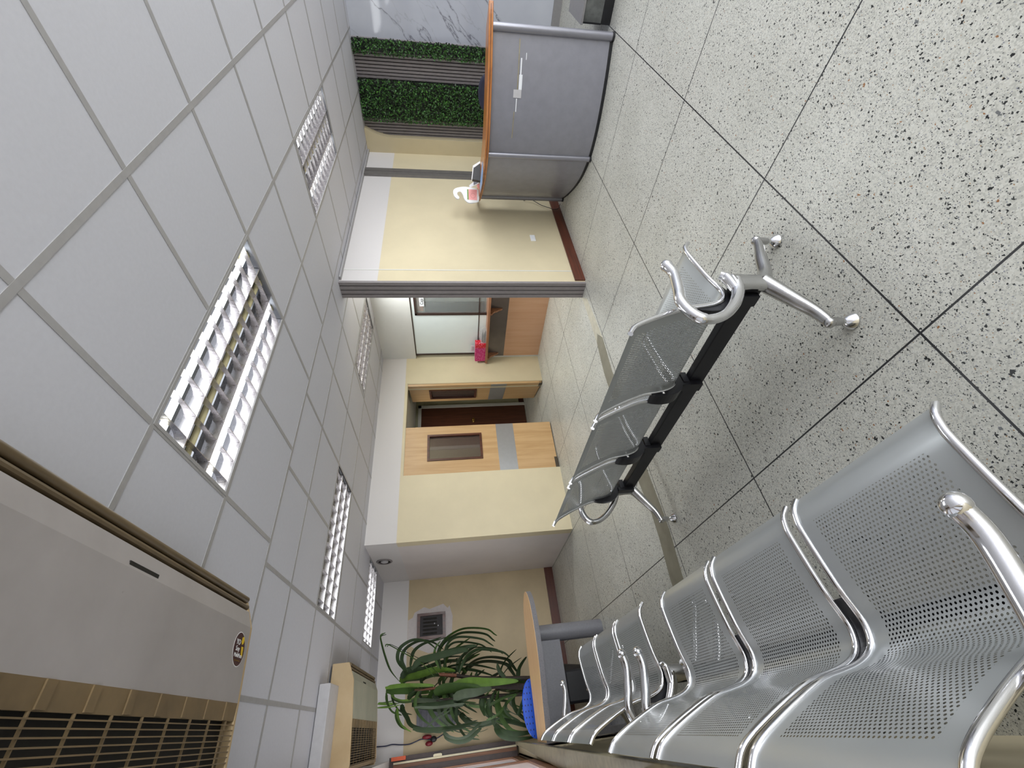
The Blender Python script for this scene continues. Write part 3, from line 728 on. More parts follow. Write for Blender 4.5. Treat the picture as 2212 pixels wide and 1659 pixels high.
# ================================================================== AIR CONDITIONERS
def make_ac(label, y0, y1):
    yc = (y0 + y1) / 2
    t = thing('air_conditioner', label, 'air conditioner', (.2, yc, 2.28), group='ceiling-hung air conditioners')
    prof = [(.567, 2.50), (.567, 2.366), (.444, 2.318), (.18, 2.300), (-.09, 2.288), (-.145, 2.30), (-.145, 2.50)]
    for ya, yb in ((y0, y0 + .02), (y1 - .02, y1)):
        MB().prism(prof, 'Y', ya, yb).build('side_cover', 'actan', t, bevel=.004)
    MB().prism([(.556, 2.495), (.556, 2.40), (.42, 2.345), (-.135, 2.335), (-.135, 2.495)], 'Y', y0 + .02, y1 - .02).build('chassis', 'acdark', t)
    a, b = y0 + .02, y1 - .02
    p = MB().prism([(.505, 2.339), (.444, 2.318), (.185, 2.300), (.185, 2.312), (.444, 2.332), (.500, 2.352)], 'Y', a, b).build('front_panel', 'acpanel', t)
    MB().box(.448, .462, y0 + .48, y0 + .62, 2.3205, 2.325).build('panel_slot', 'acdark', p)
    MB().tube([(.554, a, 2.362), (.554, b, 2.362)], .013, 10).tube([(.524, a, 2.358), (.524, b, 2.358)], .015, 10, .7).box(.553, .567, a, b, 2.385, 2.50).build('outlet_vane', 'acvane2', t, smooth=True)
    g = MB(); g.box(.130, .185, a, b, 2.300, 2.306)
    for k in range(15):
        x = .118 - k * .0152; g.box(x - .0016, x + .0016, a, b, 2.289 + .006 * (x + .09) / .2, 2.297)
    for k in range(10):
        y = a + (b - a) * (k + .5) / 10; g.box(-.10, .13, y - .0018, y + .0018, 2.297, 2.304)
    g.box(-.125, -.10, a, b, 2.288, 2.304)
    for k in range(9):
        y = a + (b - a) * (k + .3) / 9; g.box(.132, .184, y, y + .03, 2.296, 2.3005)
    g.build('intake_grille', 'acvane', t)
    return t
ac = make_ac('big dusty air conditioner with a round maroon sticker, hung above the first bench', .80, 2.15)
ac2 = dup(ac, (.2, 4.995, 2.28), 0,  'farther tan air conditioner hung near the recess, in front of the tall plant')
ac2.scale = (1, .9556, 1)
for ch in ac2.children:
    if ch.name.startswith('front_panel'): ch.data = ch.data.copy(); ch.data.materials[0] = M['acpanel2']
MB().box(-.14, .41, 4.03, 4.345, 2.43, 2.512).build('rear_housing', 'acgrey', ac2, bevel=.006)
MB().box(.515, .54, 4.346, 4.35, 2.445, 2.50).build('maker_plate', 'white', ac2)
# sticker on the near unit: reads from the room, text upright towards the outlet
zs = 2.3085
el = [(.355 + .057 * math.sin(2 * PI * k / 40), 2.052 + .050 * math.cos(2 * PI * k / 40)) for k in range(40)]
def onpanel(x): return 2.300 + (x - .185) * (.018 / .259)
def flatpoly(pts, lift):
    return MB().add([(x, y, onpanel(x) - lift) for x, y in pts] + [(x, y, onpanel(x) - lift + .0006) for x, y in pts], [tuple(range(len(pts)))] + [tuple(range(len(pts), 2 * len(pts)))[::-1]] + [(i, (i + 1) % len(pts), len(pts) + (i + 1) % len(pts), len(pts) + i) for i in range(len(pts))])
ring = [(.355 + (x - .355) * 1.05, 2.052 + (y - 2.052) * 1.05) for x, y in el]
stk = flatpoly(ring, .0008).build('sticker', 'white', ac)
flatpoly(el, .0014).build('sticker_face', 'maroon', stk)
flatpoly([(.398, 2.068), (.402, 2.080), (.390, 2.088), (.378, 2.083), (.372, 2.072), (.380, 2.065)], .002).add(*[[(x, y, onpanel(x) - .002) for x, y in ((.366, 2.068), (.366, 2.088), (.335, 2.090), (.330, 2.078), (.342, 2.072))], [(0, 1, 2, 3, 4)]]).build('sticker_patch', 'yellow', stk)
for body, x, y, sz in (('YO', .377, 2.036, .026), ('Soy', .355, 2.038, .024), ('MultiPara', .333, 2.050, .019)):
    mt = frame_mtx((x - .2, y - 1.475, onpanel(x) - .0022 - 2.28), (0, 1, 0), (1, 0, .0)); text('lettering', body, 'white', stk, mt, sz)
flatpoly([(.318, 2.025), (.318, 2.075), (.314, 2.075), (.314, 2.025)], .0022).build('sticker_line', 'brass', stk)

# ================================================================== RECEPTION DESK
t = thing('reception_desk', 'curved grey reception desk with orange wood top in front of the hedge wall', 'desk', (4.6, 1.7, 0))
base = [(4.42, .84), (4.345, 1.06), (4.290, 1.32), (4.275, 1.56), (4.31, 1.79), (4.42, 2.01), (4.60, 2.22), (4.82, 2.42), (5.02, 2.575)]
cur = [(v.x, v.y) for v in catmull([(x, y, 0) for x, y in base], 5)]
def offset(pl, d):
    out = []
    for i, p in enumerate(pl):
        a = Vector(pl[max(i - 1, 0)]); b = Vector(pl[min(i + 1, len(pl) - 1)]); tt = (b - a).normalized(); out.append((p[0] + tt.y * d, p[1] - tt.x * d))
    return out
i0 = 20
for seg in (cur[:i0 + 1], cur[i0:]):
    pan = MB().prism(seg + offset(seg, .02)[::-1], 'Z', .03, 1.03).build('front_panel', 'deskpanel', t, smooth=True)
    if seg[0] == cur[0]: first_panel = pan
MB().prism(offset(cur, .004) + offset(cur, .03)[::-1], 'Z', 0, .03).build('plinth', 'black', t)
for (x, y), r in ((cur[0], .033), (cur[i0], .027), (cur[-1], .028)):
    p = MB().tube([(x, y, .02), (x, y, 1.03)], r, 24).build('post', 'deskpost', t, smooth=True)
    MB().tube([(x, y, 0), (x, y, .02)], r + .002, 24).build('post_foot', 'black', p, smooth=True)
frt = [(v.x, v.y) for v in catmull([(4.44, .685, 0), (4.385, .80, 0), (4.30, 1.05, 0), (4.25, 1.30, 0), (4.225, 1.56, 0), (4.27, 1.80, 0), (4.40, 2.03, 0), (4.60, 2.26, 0), (4.84, 2.48, 0), (5.04, 2.64, 0), (5.13, 2.69, 0)], 4)]
bck = [(v.x, v.y) for v in catmull([(5.19, 2.68, 0), (5.20, 2.62, 0), (5.02, 2.36, 0), (4.78, 2.08, 0), (4.62, 1.82, 0), (4.565, 1.56, 0), (4.575, 1.30, 0), (4.60, 1.05, 0), (4.62, .89, 0)], 4)]
top = MB().prism(frt + bck, 'Z', 1.03, 1.067).build('counter_top', 'deskwood', t, bevel=.004)
fe = offset(frt, -.002); MB().prism(frt[1:] + fe[1:][::-1], 'Z', 1.047, 1.051).build('edge_groove', 'mahog', top)
# inner worktop and support panels behind the front
MB().prism(offset(cur, .03)[2:-3] + offset(cur, .55)[2:-3][::-1], 'Z', .70, .73).build('worktop', 'greypanel', t)
MB().obox((4.72, .93, .36), (.97, .24, 0), (-.24, .97, 0), (0, 0, 1), .25, .01, .335).build('end_panel', 'greypanel', t)
# torn remains of tape and a paper slip on the front
def onfront(ya, yb, z0, z1, lift=.0025):
    pts = [p for p in cur if ya <= p[1] <= yb]
    def X(y):
        for a, b in zip(cur, cur[1:]):
            if a[1] <= y <= b[1]: return a[0] + (b[0] - a[0]) * (y - a[1]) / (b[1] - a[1])
    ys = [ya + (yb - ya) * k / 6 for k in range(7)]
    vs = [(X(y) - lift, y, z0) for y in ys] + [(X(y) - lift, y, z1) for y in ys]
    return MB().add(vs, [(k, k + 1, k + 8, k + 7) for k in range(6)])
for q in ((1.02, 1.135, .775, .786), (1.13, 1.235, .764, .792), (1.30, 1.40, .800, .808), (.985, 1.03, .738, .743)): onfront(*q).build('tape_remains', 'paper', first_panel)
onfront(1.235, 1.295, .765, .835, .004).build('paper_slip', 'greycard' if 'greycard' in M else 'acgrey', first_panel)
for q in ((.90, 1.235, .798, .806, .0022), (1.40, 1.62, .815, .822, .0022)): onfront(*q).build('glue_residue', 'sill', first_panel)

# things lying on the desk top
hp = [(-.047, .0), (-.18, .0), (-.203, .085), (-.196, .131), (-.158, .168), (-.112, .182), (-.081, .204), (-.078, .228), (-.091, .247), (-.115, .245), (-.140, .225), (-.160, .232), (-.153, .261), (-.119, .287), (-.085, .295), (-.053, .284), (-.033, .249), (-.018, .179), (-.020, .117), (-.028, .05)]
RT = Vector((.775, -.632, 0)).normalized(); FW = Vector((.632, .775, 0)).normalized()
def card(pts, org, d, th=.002):
    o = Vector(org) + FW * d; A = [o + RT * u + Vector((0, 0, v)) for u, v in pts]; Bq = [p + FW * th for p in A]; n = len(pts)
    return MB().add(A + Bq, [tuple(range(n)), tuple(range(n, 2 * n))[::-1]] + [(i, (i + 1) % n, n + (i + 1) % n, n + i) for i in range(n)])
ORG = (4.93, 2.40, 1.068)
hg = tag(card([(v.x, v.y) for v in catmull([(u, v, 0) for u, v in hp] + [(hp[0][0], hp[0][1], 0)], 4)][:-1], ORG, 0).build('door_hanger', 'white'), 'white hook-topped door hanger with pink print standing at left end of desk top', 'hanger', 'door hangers on the desk')
card([(-.049, .02), (-.171, .02), (-.167, .118), (-.047, .118)], ORG, -.0008, .0006).build('print', 'pinkcard', hg)
card([(-.167, .118), (-.047, .118), (-.047, .133), (-.166, .133)], ORG, -.0008, .0006).build('print_band', 'greencard', hg)
card([(-.120 + .028 * math.cos(k * PI / 12), .066 + .028 * math.sin(k * PI / 12)) for k in range(24)], ORG, -.0012, .0005).build('print_ring', 'red', hg)
card([(-.120 + .0265 * math.cos(k * PI / 12), .066 + .0265 * math.sin(k * PI / 12)) for k in range(24)], ORG, -.0016, .0005).build('print_centre', 'pinkcard', hg)
hg2 = tag(card([(u - .006 if u < -.1 else u + .006, v) for u, v in hp], ORG, .012).build('door_hanger', 'white'), 'second white hook-topped hanger tucked right behind the pink-printed one', 'hanger', 'door hangers on the desk')
MB().add([Vector(ORG) + RT * u + FW * f + Vector((0, 0, z)) for u, f, z in ((-.20, -.012, 0), (-.03, -.012, 0), (-.03, .05, 0), (-.20, .05, 0), (-.20, -.012, .012), (-.03, -.012, .012), (-.03, .05, .012), (-.20, .05, .012))],
         [(0, 3, 2, 1), (4, 5, 6, 7), (0, 1, 5, 4), (1, 2, 6, 5), (2, 3, 7, 6), (3, 0, 4, 7)])
cd = thing('card_stand', 'small tilted grey-printed card stand beside the white hangers on desk', 'card stand', (4.93, 2.30, 1.068))
card([(-.005, .0), (-.075, .0), (-.125, .105), (-.100, .112)], (4.93, 2.30, 1.068), 0, .004).build('card', 'paper', cd)
card([(-.02, .012), (-.07, .012), (-.095, .06), (-.05, .06)], (4.93, 2.30, 1.068), -.001, .0008).build('print', 'greyprint', cd)
card([(-.130, .0), (.0, .0), (-.006, .022), (-.10, .022)], (4.93, 2.30, 1.068), .006, .02).build('base', 'pinkcard', cd)
bx = thing('display_frame', 'black white-edged box frame leaning on the desk beside the tall grey pilaster', 'frame', (4.80, 2.08, 1.068))
card([(-.005, .0), (-.200, .0), (-.185, .088), (-.060, .075), (-.038, .07)], (4.80, 2.08, 1.068), 0, .05).build('box', 'black', bx)
card([(.012, .0), (-.012, .0), (-.062, .068), (-.040, .08)], (4.80, 2.08, 1.068), -.004, .06).build('side', 'white', bx)
card([(-.040, .078), (-.062, .072), (-.188, .090), (-.186, .098)], (4.80, 2.08, 1.068), -.003, .055).build('rim', 'white', bx)
tag(MB().prism([(4.36, 1.98), (4.48, 1.93), (4.585, 2.08), (4.70, 2.28), (4.62, 2.33), (4.42, 2.13)], 'Z', 1.068, 1.070).build('leaflet', 'bluecard'), 'pale blue and white leaflet lying flat on the desk top', 'leaflet')

# office chair behind the desk
t = thing('office_chair', 'navy office chair behind the desk, only its rounded back showing', 'chair', (5.62, 1.66, 0))
bp = [(1.66 + .225 * math.copysign(abs(math.cos(a)) ** .8, math.cos(a)), .80 + .25 * math.copysign(abs(math.sin(a)) ** .75, math.sin(a))) for a in [2 * PI * k / 36 for k in range(36)]]
MB().prism(bp, 'X', 5.57, 5.63).build('backrest', 'navy', t, bevel=.02)
MB().prism([(5.66 + .23 * math.copysign(abs(math.cos(a)) ** .6, math.cos(a)) + .05, 1.66 + .24 * math.copysign(abs(math.sin(a)) ** .6, math.sin(a))) for a in [2 * PI * k / 32 for k in range(32)]], 'Z', .44, .51).build('seat', 'navy', t, bevel=.02)
MB().tube([(5.60, 1.66, .47), (5.56, 1.66, .60), (5.565, 1.66, .72)], .02, 8).build('back_support', 'black', t)
MB().tube([(5.70, 1.66, .09), (5.70, 1.66, .45)], .025, 12).build('gas_post', 'black', t)
for k in range(5):
    a = 2 * PI * k / 5; lg = MB().tube([(5.70, 1.66, .10), (5.70 + .27 * math.cos(a), 1.66 + .27 * math.sin(a), .075)], [.025, .016], 8).build('base_arm', 'black', t)
    MB().ball((5.70 + .27 * math.cos(a), 1.66 + .27 * math.sin(a), .03), .03, 10, 8).build('castor', 'black', lg, smooth=True)

# low stone-fronted box at the right end of the desk
t = thing('floor_box', 'low dark stone-fronted box with black base beside the marble end of the desk', 'box', (4.85, .45, 0))
MB().box(4.60, 5.10, .10, .80, .085, .245).build('body', 'stonegrey', t)
MB().box(4.60, 5.10, .10, .80, 0, .085).build('base', 'black', t)
MB().box(4.585, 5.11, .09, .812, .245, .262).build('lid', 'taupe', t)
for y in (.10, .79): MB().box(4.592, 4.60, y, y + .012, .085, .245).build('corner_edge', 'black', t)

# ================================================================== HEDGES
def hedge(label, y0, y1):
    yc = (y0 + y1) / 2; t = thing('artificial_hedge', label, 'hedge', (6.56, yc, .3), group='artificial hedge panels')
    MB().box(6.57, 6.605, y0, y1, .30, CEIL - .004).build('backing', 'black', t)
    mb = MB(); mb.c = []; n = int((y1 - y0 + .02) * 2.2 * 8200)
    for _ in range(n):
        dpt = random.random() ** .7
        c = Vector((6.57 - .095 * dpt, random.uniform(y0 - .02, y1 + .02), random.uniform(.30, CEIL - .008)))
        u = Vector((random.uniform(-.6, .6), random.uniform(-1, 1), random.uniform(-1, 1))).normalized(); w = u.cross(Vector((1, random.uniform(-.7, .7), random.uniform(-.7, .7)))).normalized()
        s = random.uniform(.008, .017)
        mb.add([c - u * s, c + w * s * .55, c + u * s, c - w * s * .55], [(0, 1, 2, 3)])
        k = (.12 + .88 * dpt ** 2) * random.uniform(.4, 1.9); lm = 1.7 if random.random() < .06 else 1  # shade between leaves and stray highlights painted into the vertex colour
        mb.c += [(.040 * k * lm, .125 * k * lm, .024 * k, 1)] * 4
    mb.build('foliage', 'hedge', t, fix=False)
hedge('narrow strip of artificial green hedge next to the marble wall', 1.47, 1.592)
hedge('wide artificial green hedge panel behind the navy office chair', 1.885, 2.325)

# wall outlet and cable near the desk
t = thing('wall_outlet', 'white wall outlet above brown baseboard between desk and fluted pilaster', 'outlet', (4.395, 2.74, .425))
MB().box(4.335, 4.455, 2.730, 2.74, .425, .485).build('plate', 'white', t, bevel=.003)
MB().box(4.36, 4.43, 2.728, 2.73, .44, .47).build('socket', 'paper', t)
tag(MB().tube(catmull([(5.26, 2.735, .45), (5.22, 2.70, .36), (5.13, 2.72, .24), (5.05, 2.715, .135), (5.01, 2.705, .11), (5.02, 2.70, .04), (5.10, 2.68, .006)], 6), .004, 8).build('power_cable', 'black', smooth=True), 'thin black cable drooping from left end of desk to the baseboard', 'cable')
# ================================================================== CASHIER COUNTER
t = thing('service_counter', 'wood-panelled cashier counter with grey steel band behind the fluted pilaster', 'counter', (4.74, 4.06, 0))
MB().box(4.765, 4.78, 2.95, 5.14, .0, .585).build('kick_panel', 'counterwood', t)
MB().box(4.762, 4.78, 2.95, 5.14, .585, .862).build('steel_band', 'steelstrip', t)
MB().box(4.62, 4.93, 2.95, 5.165, .862, .898).build('shelf', 'shelfwood', t, bevel=.003)
for y in (3.35, 4.115, 5.06):
    br = [(4.765, .862), (4.63, .862), (4.635, .835), (4.665, .82), (4.69, .79), (4.70, .76), (4.72, .735), (4.735, .70), (4.755, .675), (4.765, .672)]
    MB().prism(br, 'Y', y, y + .03).build('shelf_bracket', 'shelfwood', t)
# glazed screen: structure
g = MB(); g.box(4.795, 4.805, 2.95, 5.12, 1.005, 1.017).box(4.79, 4.81, 5.095, 5.125, .898, 2.0).box(4.79, 4.81, 2.95, 5.125, 1.985, 2.0)
g.box(4.785, 4.82, 4.235, 4.27, .898, 1.945).box(4.785, 4.82, 2.95, 4.27, 1.915, 1.945)
w5 = struct(g.build('window_5', 'brownframe', recentre=False))
MB().box(4.80, 4.81, 4.27, 5.095, .898, 1.985).box(4.80, 4.81, 2.95, 4.27, 1.945, 1.985).build('white_panel', 'glowpanel', w5)
MB().box(4.80, 4.806, 2.95, 4.235, .898, 1.915).build('pane', 'glass', w5)
MB().box(4.84, 4.87, 2.95, 4.235, 1.82, 1.91).build('header', 'shelfwood', w5)
MB().box(5.20, 5.22, 3.0, 4.60, .75, 1.80).build('blind', 'blind', w5)
MB().box(5.16, 5.19, 4.35, 4.55, .898, 1.82).build('post', 'black', w5)
# Caja sign hanging in the booth window
t = thing('cashier_sign', 'small white cashier sign with blue square in the booth window', 'sign', (4.79, 3.975, 1.80))
MB().box(4.788, 4.792, 3.85, 4.10, 1.80, 1.865).build('plate', 'paper', t)
MB().box(4.786, 4.788, 3.863, 3.925, 1.808, 1.857).build('square', 'signblue', t)
mt = lambda y, z: frame_mtx((4.7855 - 4.79, y - 3.975, z - 1.80), (0, -1, 0), (0, 0, 1))
text('lettering', 'Caja', 'ink', t, mt(4.012, 1.832), .062)
text('lettering', 'C', 'white', t, mt(3.894, 1.832), .048)
# gift box, paper tag, tray on the shelf
tag(MB().box(4.642, 4.742, 4.745, 5.130, .899, 1.062).build('gift_box', 'gift', bevel=.002), 'pink and red dotted gift box on left end of the cashier shelf', 'box')
t = thing('paper_tag', 'small pale printed tag standing behind the pink dotted box', 'tag', (4.76, 4.95, .899))
MB().box(4.757, 4.761, 4.885, 5.02, .899, 1.125).build('card', 'paper', t)
for k in range(3): MB().box(4.755, 4.757, 4.91, 5.0, 1.075 + k * .013, 1.078 + k * .013).build('print', 'greyprint', t)
t = thing('leaflet_tray', 'clear leaflet tray with dark leaflets right of the pink dotted box', 'tray', (4.69, 4.60, .899))
MB().prism([(4.47, .899), (4.735, .899), (4.735, .985), (4.53, .99), (4.46, .93)], 'X', 4.655, 4.66).prism([(4.47, .899), (4.735, .899), (4.735, .985), (4.53, .99), (4.46, .93)], 'X', 4.725, 4.73).box(4.66, 4.725, 4.47, 4.735, .899, .904).build('holder', 'acrylic', t)
MB().prism([(4.50, .906), (4.73, .906), (4.73, .935), (4.60, .94)], 'X', 4.665, 4.70).build('leaflets', 'black', t)
MB().prism([(4.52, .945), (4.73, .94), (4.73, .962), (4.60, .962)], 'X', 4.675, 4.715).build('leaflets', 'ink', t)

# ================================================================== RECESS
# round fitting on the white pillar wall
t = thing('wall_fitting', 'round flush fitting high on the white recess wall beside a ceiling light', 'fitting', (1.83, 5.835, 2.374))
MB().lathe([(.100, 0), (.102, -.006), (.094, -.012), (.080, -.012), (.078, -.004), (.0781, 0)], (1.83, 5.835, 2.374), 32, 'X').build('ring', 'slat', t, smooth=True)
MB().lathe([(.078, -.0006), (.05, -.0008), (.0, -.001)], (1.83, 5.835, 2.374), 32, 'X').build('plate', 'acdark', t)
MB().lathe([(.048, 0), (.046, -.012), (.03, -.020), (.0, -.022)], (1.83, 5.835, 2.374), 24, 'X').build('lens', 'acgrey', t, smooth=True)
# dark board in brown wood frame
t = thing('wall_board', 'dark square board in brown wooden frame on plaster-patched back wall', 'board', (1.205, 6.80, 1.63))
f = MB(); f.box(1.045, 1.365, 6.765, 6.80, 1.63, 1.67).box(1.045, 1.365, 6.765, 6.80, 1.98, 2.02).box(1.045, 1.08, 6.765, 6.80, 1.67, 1.98).box(1.33, 1.365, 6.765, 6.80, 1.67, 1.98)
f.build('frame', 'mahog', t)
pl = MB().box(1.08, 1.33, 6.78, 6.80, 1.67, 1.98).build('panel', 'smoke', t)
for k in range(5): MB().box(1.10 + k * .045, 1.125 + k * .045, 6.778, 6.78, 1.75, 1.94).build('slot', 'acdark', pl)
for x, z in ((1.19, 1.725), (1.22, 1.775)): MB().box(x, x + .014, 6.776, 6.78, z, z + .014).build('knob', 'acgrey', pl)
# grey louvre half hidden by the plant
t = thing('wall_vent', 'grey slatted vent on the back wall half hidden by plant leaves', 'vent', (.195, 6.80, 1.52))
MB().box(.09, .30, 6.785, 6.80, 1.52, 2.0).build('plate', 'greyvent', t)
for k in range(7): MB().prism([(6.785, 1.56 + k * .062), (6.772, 1.565 + k * .062), (6.785, 1.60 + k * .062)], 'X', .105, .285).build('slat', 'greyvent', t)
# red device on its cable
t = thing('hanging_device', 'small red and black device hanging by dark cable next to the window', 'device', (-.02, 6.76, 1.75))
MB().ball((-.055, 6.76, 1.845), .035, 12, 8, (.7, .7, 1.3)).ball((.01, 6.76, 1.87), .036, 12, 8, (.6, .7, 1.6)).build('shell', 'red', t, smooth=True)
MB().ball((-.02, 6.76, 1.79), .03, 12, 8, (1, .7, 1.3)).build('plug', 'black', t, smooth=True)
MB().tube(catmull([(-.012, 6.775, 2.50), (-.020, 6.775, 2.36), (-.014, 6.775, 2.28), (-.028, 6.775, 2.18), (-.034, 6.775, 2.08), (-.018, 6.775, 2.0), (-.004, 6.77, 1.93), (-.02, 6.76, 1.80), (-.012, 6.77, 1.74), (.02, 6.775, 1.66)], 5), .006, 8).build('cable', 'cable', t, smooth=True)
tag(MB().prism([(6.60, 2.10), (6.64, 2.10), (6.64, 2.26), (6.60, 2.26)], 'X', -.165, -.13).build('orange_tag', 'orange'), 'orange strip at the top of the dark window frame below the air conditioner', 'strip')

# ================================================================== TABLE AND WHAT STANDS ROUND IT
t = thing('side_table', 'rounded wood-topped grey table standing beyond the far wall bench', 'table', (.45, 4.86, 0))
out = [(-.145, 4.632)] + [(v.x, v.y) for v in catmull([(-.04, 4.60, 0), (.18, 4.556, 0), (.40, 4.50, 0), (.64, 4.50, 0), (.88, 4.57, 0), (1.02, 4.69, 0), (1.08, 4.845, 0), (1.03, 5.0, 0), (.90, 5.11, 0), (.64, 5.17, 0), (.35, 5.175, 0), (.10, 5.16, 0)], 5)] + [(-.145, 5.16)]
tp = MB().prism(out, 'Z', .7465, .75).build('table_top', 'tabletop', t)
MB().prism(out, 'Z', .70, .7465).build('edge', 'greyedge', tp)
MB().tube([(.684, 4.885, 0), (.684, 4.885, .70)], .078, 32).build('pedestal', 'greypanel', t, smooth=True)
MB().box(-.13, .64, 4.845, 4.863, .455, .70).build('modesty_panel', 'greypanel', t)
MB().box(-.145, -.10, 4.65, 5.14, 0, .70).build('end_panel', 'greypanel', t)
def bluemat():
    m, nt, b = new_mat('perforated blue plastic', srgb(36, 92, 220), .32)
    v = nt.obj(); x, y, z = nt.xyz(v)
    def cell(c, s): return nt.m('ABSOLUTE', nt.m('SUBTRACT', nt.m('FRACT', nt.m('DIVIDE', c, s)), .5))
    d = nt.m('MAXIMUM', cell(x, .05), cell(z, .03))
    nt.put(b.inputs['Base Color'], nt.mix(nt.m('LESS_THAN', d, .14), srgb(36, 92, 220), srgb(14, 26, 70)))
    return m
M['blueperf'] = bluemat()
t = thing('plastic_chair', 'bright blue plastic chair tucked behind the wood-topped table', 'chair', (.12, 5.55, 0))
bk = [(-.12, .46), (-.13, .70)] + [(.12 + .25 * math.cos(a), .715 + .11 * math.sin(a)) for a in [PI - PI * k / 14 for k in range(15)]] + [(.37, .70), (.36, .46)]
MB().prism(bk, 'Y', 5.46, 5.49).build('backrest', 'blueperf', t, bevel=.008)
MB().prism([(-.12, 5.47), (.36, 5.47), (.34, 5.90), (.24, 5.93), (0, 5.93), (-.10, 5.90)], 'Z', .43, .46).build('seat', 'blueperf', t, bevel=.008)
for x, y, dx, dy in ((-.09, 5.49, -.03, -.04), (.33, 5.49, .03, -.04), (-.08, 5.88, -.03, .04), (.32, 5.88, .03, .04)):
    MB().tube([(x, y, .44), (x + dx, y + dy, 0)], [.024, .018], 10).build('leg', 'bluechair', t, smooth=True)
t = thing('black_bin', 'black box on the floor under the wood-topped table', 'box', (.24, 5.26, 0))
MB().box(.10, .38, 5.14, 5.38, 0, .40).build('body', 'black', t, bevel=.02)
MB().box(.09, .39, 5.13, 5.39, .40, .42).build('lid', 'blackmetal', t, bevel=.006)

# ================================================================== PLANT
t = thing('potted_plant', 'tall corn plant with long arching green leaves in the window corner', 'plant', (.36, 6.1, 0))
MB().lathe([(.13, 0), (.17, .33), (.18, .34), (.18, .37), (.165, .37), (.155, .34), (.0, .335)], (.36, 6.1, 0), 28).build('pot', 'pot', t, smooth=True)
for path, r, mt_ in (([(.40, 6.1, .32), (.416, 6.1, .635), (.48, 6.1, 1.239), (.532, 6.1, 1.492)], [.024, .024, .022, .020], 'bark'), ([(.532, 6.1, 1.492), (.565, 6.1, 1.697)], [.02, .016], 'cane'),
                     ([(.33, 6.06, .32), (.334, 6.06, .666), (.393, 6.08, 1.146), (.425, 6.1, 1.486)], [.040, .036, .022, .018], 'bark'), ([(.425, 6.1, 1.486), (.434, 6.1, 1.717), (.442, 6.1, 1.973)], [.016, .013, .010], 'cane'),
                     ([(.30, 6.14, .32), (.273, 6.14, .705), (.298, 6.12, 1.154), (.305, 6.1, 1.394), (.322, 6.1, 1.727)], [.022, .020, .018, .015, .012], 'bark')):
    MB().tube(catmull(path, 4), [r[0] + (r[-1] - r[0]) * i / (4 * (len(path) - 1)) for i in range(4 * (len(path) - 1) + 1)], 10).build('stem', mt_, t, smooth=True)
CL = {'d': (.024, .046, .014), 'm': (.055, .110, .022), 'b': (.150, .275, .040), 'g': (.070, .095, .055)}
mb = MB(); mb.c = []
view = Vector((.62, .77, -.05)).normalized()
def leaf(w, col, pts):
    P = catmull(pts, 5); n = len(P); base = len(mb.v); tw = random.uniform(-.5, .5)
    for i, p in enumerate(P):
        u = i / (n - 1); tg = (P[min(i + 1, n - 1)] - P[max(i - 1, 0)]).normalized()
        sd = tg.cross(Matrix.Rotation(tw + .25 * math.sin(3 * u + tw), 3, tg) @ view)
        sd = sd.normalized() if sd.length > 1e-4 else Vector((1, 0, 0)); up = sd.cross(tg)
        hw = .68 * w * (math.sin(PI * min(1, (.16 + u * .84))) ** .55 if u < .995 else .05) * (1 if u > .08 else .7) + .0012
        k = random.uniform(.85, 1.15)
        for s_, dz in ((-1, .22), (0, 0), (1, .22)):
            mb.v.append(tuple(p + sd * hw * s_ + up * hw * dz)); c = CL[col]; q = k * (1.12 if s_ == 0 else 1); mb.c.append((c[0] * q, c[1] * q, c[2] * q, 1))
    for i in range(n - 1):
        for k in (0, 1):
            a = base + i * 3 + k; mb.f.append((a, a + 1, a + 4, a + 3))
for w, col, pts in LEAVES: leaf(w, col, pts)
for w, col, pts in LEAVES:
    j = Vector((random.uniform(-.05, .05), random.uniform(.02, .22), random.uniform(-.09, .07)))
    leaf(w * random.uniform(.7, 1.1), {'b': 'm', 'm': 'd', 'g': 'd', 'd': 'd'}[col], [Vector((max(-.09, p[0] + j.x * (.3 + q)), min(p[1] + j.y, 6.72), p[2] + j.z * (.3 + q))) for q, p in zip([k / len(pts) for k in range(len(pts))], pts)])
tips = [(.545, 6.1, 1.60), (.44, 6.1, 1.95), (.318, 6.1, 1.70), (.33, 6.08, 1.2), (.30, 6.12, 1.15)]
for k in range(52):          # leaves turned away from the room, behind the ones in front
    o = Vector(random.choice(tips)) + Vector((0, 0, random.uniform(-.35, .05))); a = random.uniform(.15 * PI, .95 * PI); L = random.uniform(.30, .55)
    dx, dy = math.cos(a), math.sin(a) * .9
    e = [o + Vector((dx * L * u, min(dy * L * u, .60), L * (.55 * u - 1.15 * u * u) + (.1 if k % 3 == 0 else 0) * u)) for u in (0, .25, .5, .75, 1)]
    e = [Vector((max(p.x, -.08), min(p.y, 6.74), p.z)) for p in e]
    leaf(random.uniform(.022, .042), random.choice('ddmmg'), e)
mb.build('foliage', 'leaf', t, smooth='all', fix=False)

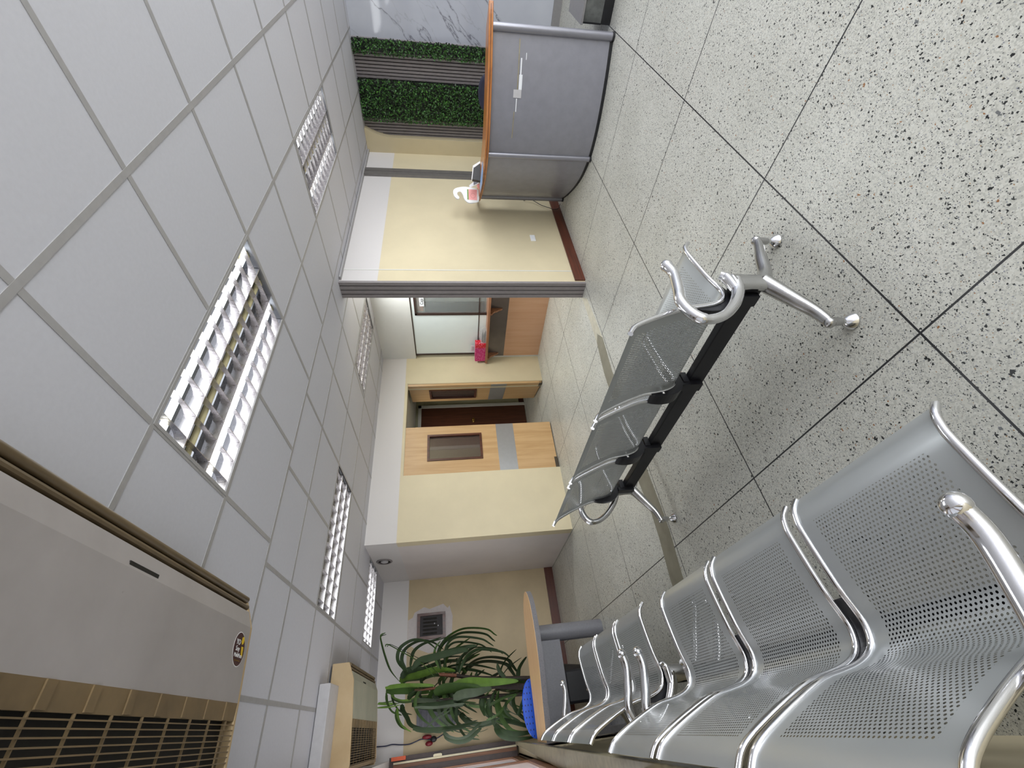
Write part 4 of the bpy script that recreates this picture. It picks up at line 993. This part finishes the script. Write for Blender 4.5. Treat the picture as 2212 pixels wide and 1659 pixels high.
# ================================================================== LIGHT
w = bpy.data.worlds.new('World'); scene.world = w; w.use_nodes = True
nt = NT(w.node_tree); bg = w.node_tree.nodes['Background']
bg.inputs[0].default_value = (.88, .94, 1, 1); bg.inputs[1].default_value = 1.2
def area(name, loc, rot, sx, sy, power, col=(1, 1, 1), spread=PI):
    l = bpy.data.lights.new(name, 'AREA'); l.shape = 'RECTANGLE'; l.size = sx; l.size_y = sy; l.energy = power; l.color = col; l.spread = spread
    o = bpy.data.objects.new(name, l); COL.objects.link(o); o.location = loc; o.rotation_euler = rot; return o
area('daylight_front', (3.2, -3.3, 1.35), (math.radians(90), 0, 0), 6.4, 2.3, 282, (.96, .98, 1))
area('daylight_left', (-.6, 5.0, 1.55), (0, math.radians(-90), 0), 1.4, 3.4, 64, (1, .99, .97))
area('lamp_desk', (4.03, 1.69, CEIL - .03), (0, 0, 0), 1.15, .55, 10, (.94, .97, 1))
area('lamp_near', (1.59, 1.69, CEIL - .03), (0, 0, 0), 1.15, .55, 12, (.94, .97, 1))
area('lamp_cashier', (4.25, 3.35, CEIL - .03), (0, 0, 0), .7, .4, 38, (.96, 1, 1))
area('lamp_booth', (5.6, 4.0, 2.45), (0, 0, 0), .8, .8, 10, (.96, 1, 1))
area('fill_corridor', (3.6, 6.2, 2.14), (0, 0, 0), .8, .4, 9, (1, .96, .88))  # added fill that brightens the corridor, no fixture known there

# ================================================================== CAMERA
cam = bpy.data.cameras.new('camera'); co = bpy.data.objects.new('camera', cam); COL.objects.link(co)
cam.sensor_fit = 'HORIZONTAL'; cam.sensor_width = 36; cam.lens = 36 * 919.2 / 2212; cam.clip_start = .02
R, D, F = CAMR
co.matrix_world = Matrix(((D[0], R[0], -F[0], 0), (D[1], R[1], -F[1], 0), (D[2], R[2], -F[2], 1.45), (0, 0, 0, 1)))
scene.camera = co
scene.view_settings.view_transform = 'Standard'
scene.view_settings.look = 'None'
scene.view_settings.exposure = 0
scene.cycles.max_bounces = 7; scene.cycles.diffuse_bounces = 3; scene.cycles.glossy_bounces = 4; scene.cycles.transparent_max_bounces = 12
scene.cycles.use_denoising = True; scene.cycles.use_adaptive_sampling = True; scene.cycles.adaptive_threshold = .05; scene.cycles.adaptive_min_samples = 12; scene.cycles.sample_clamp_indirect = 6; scene.cycles.caustics_reflective = False; scene.cycles.caustics_refractive = False
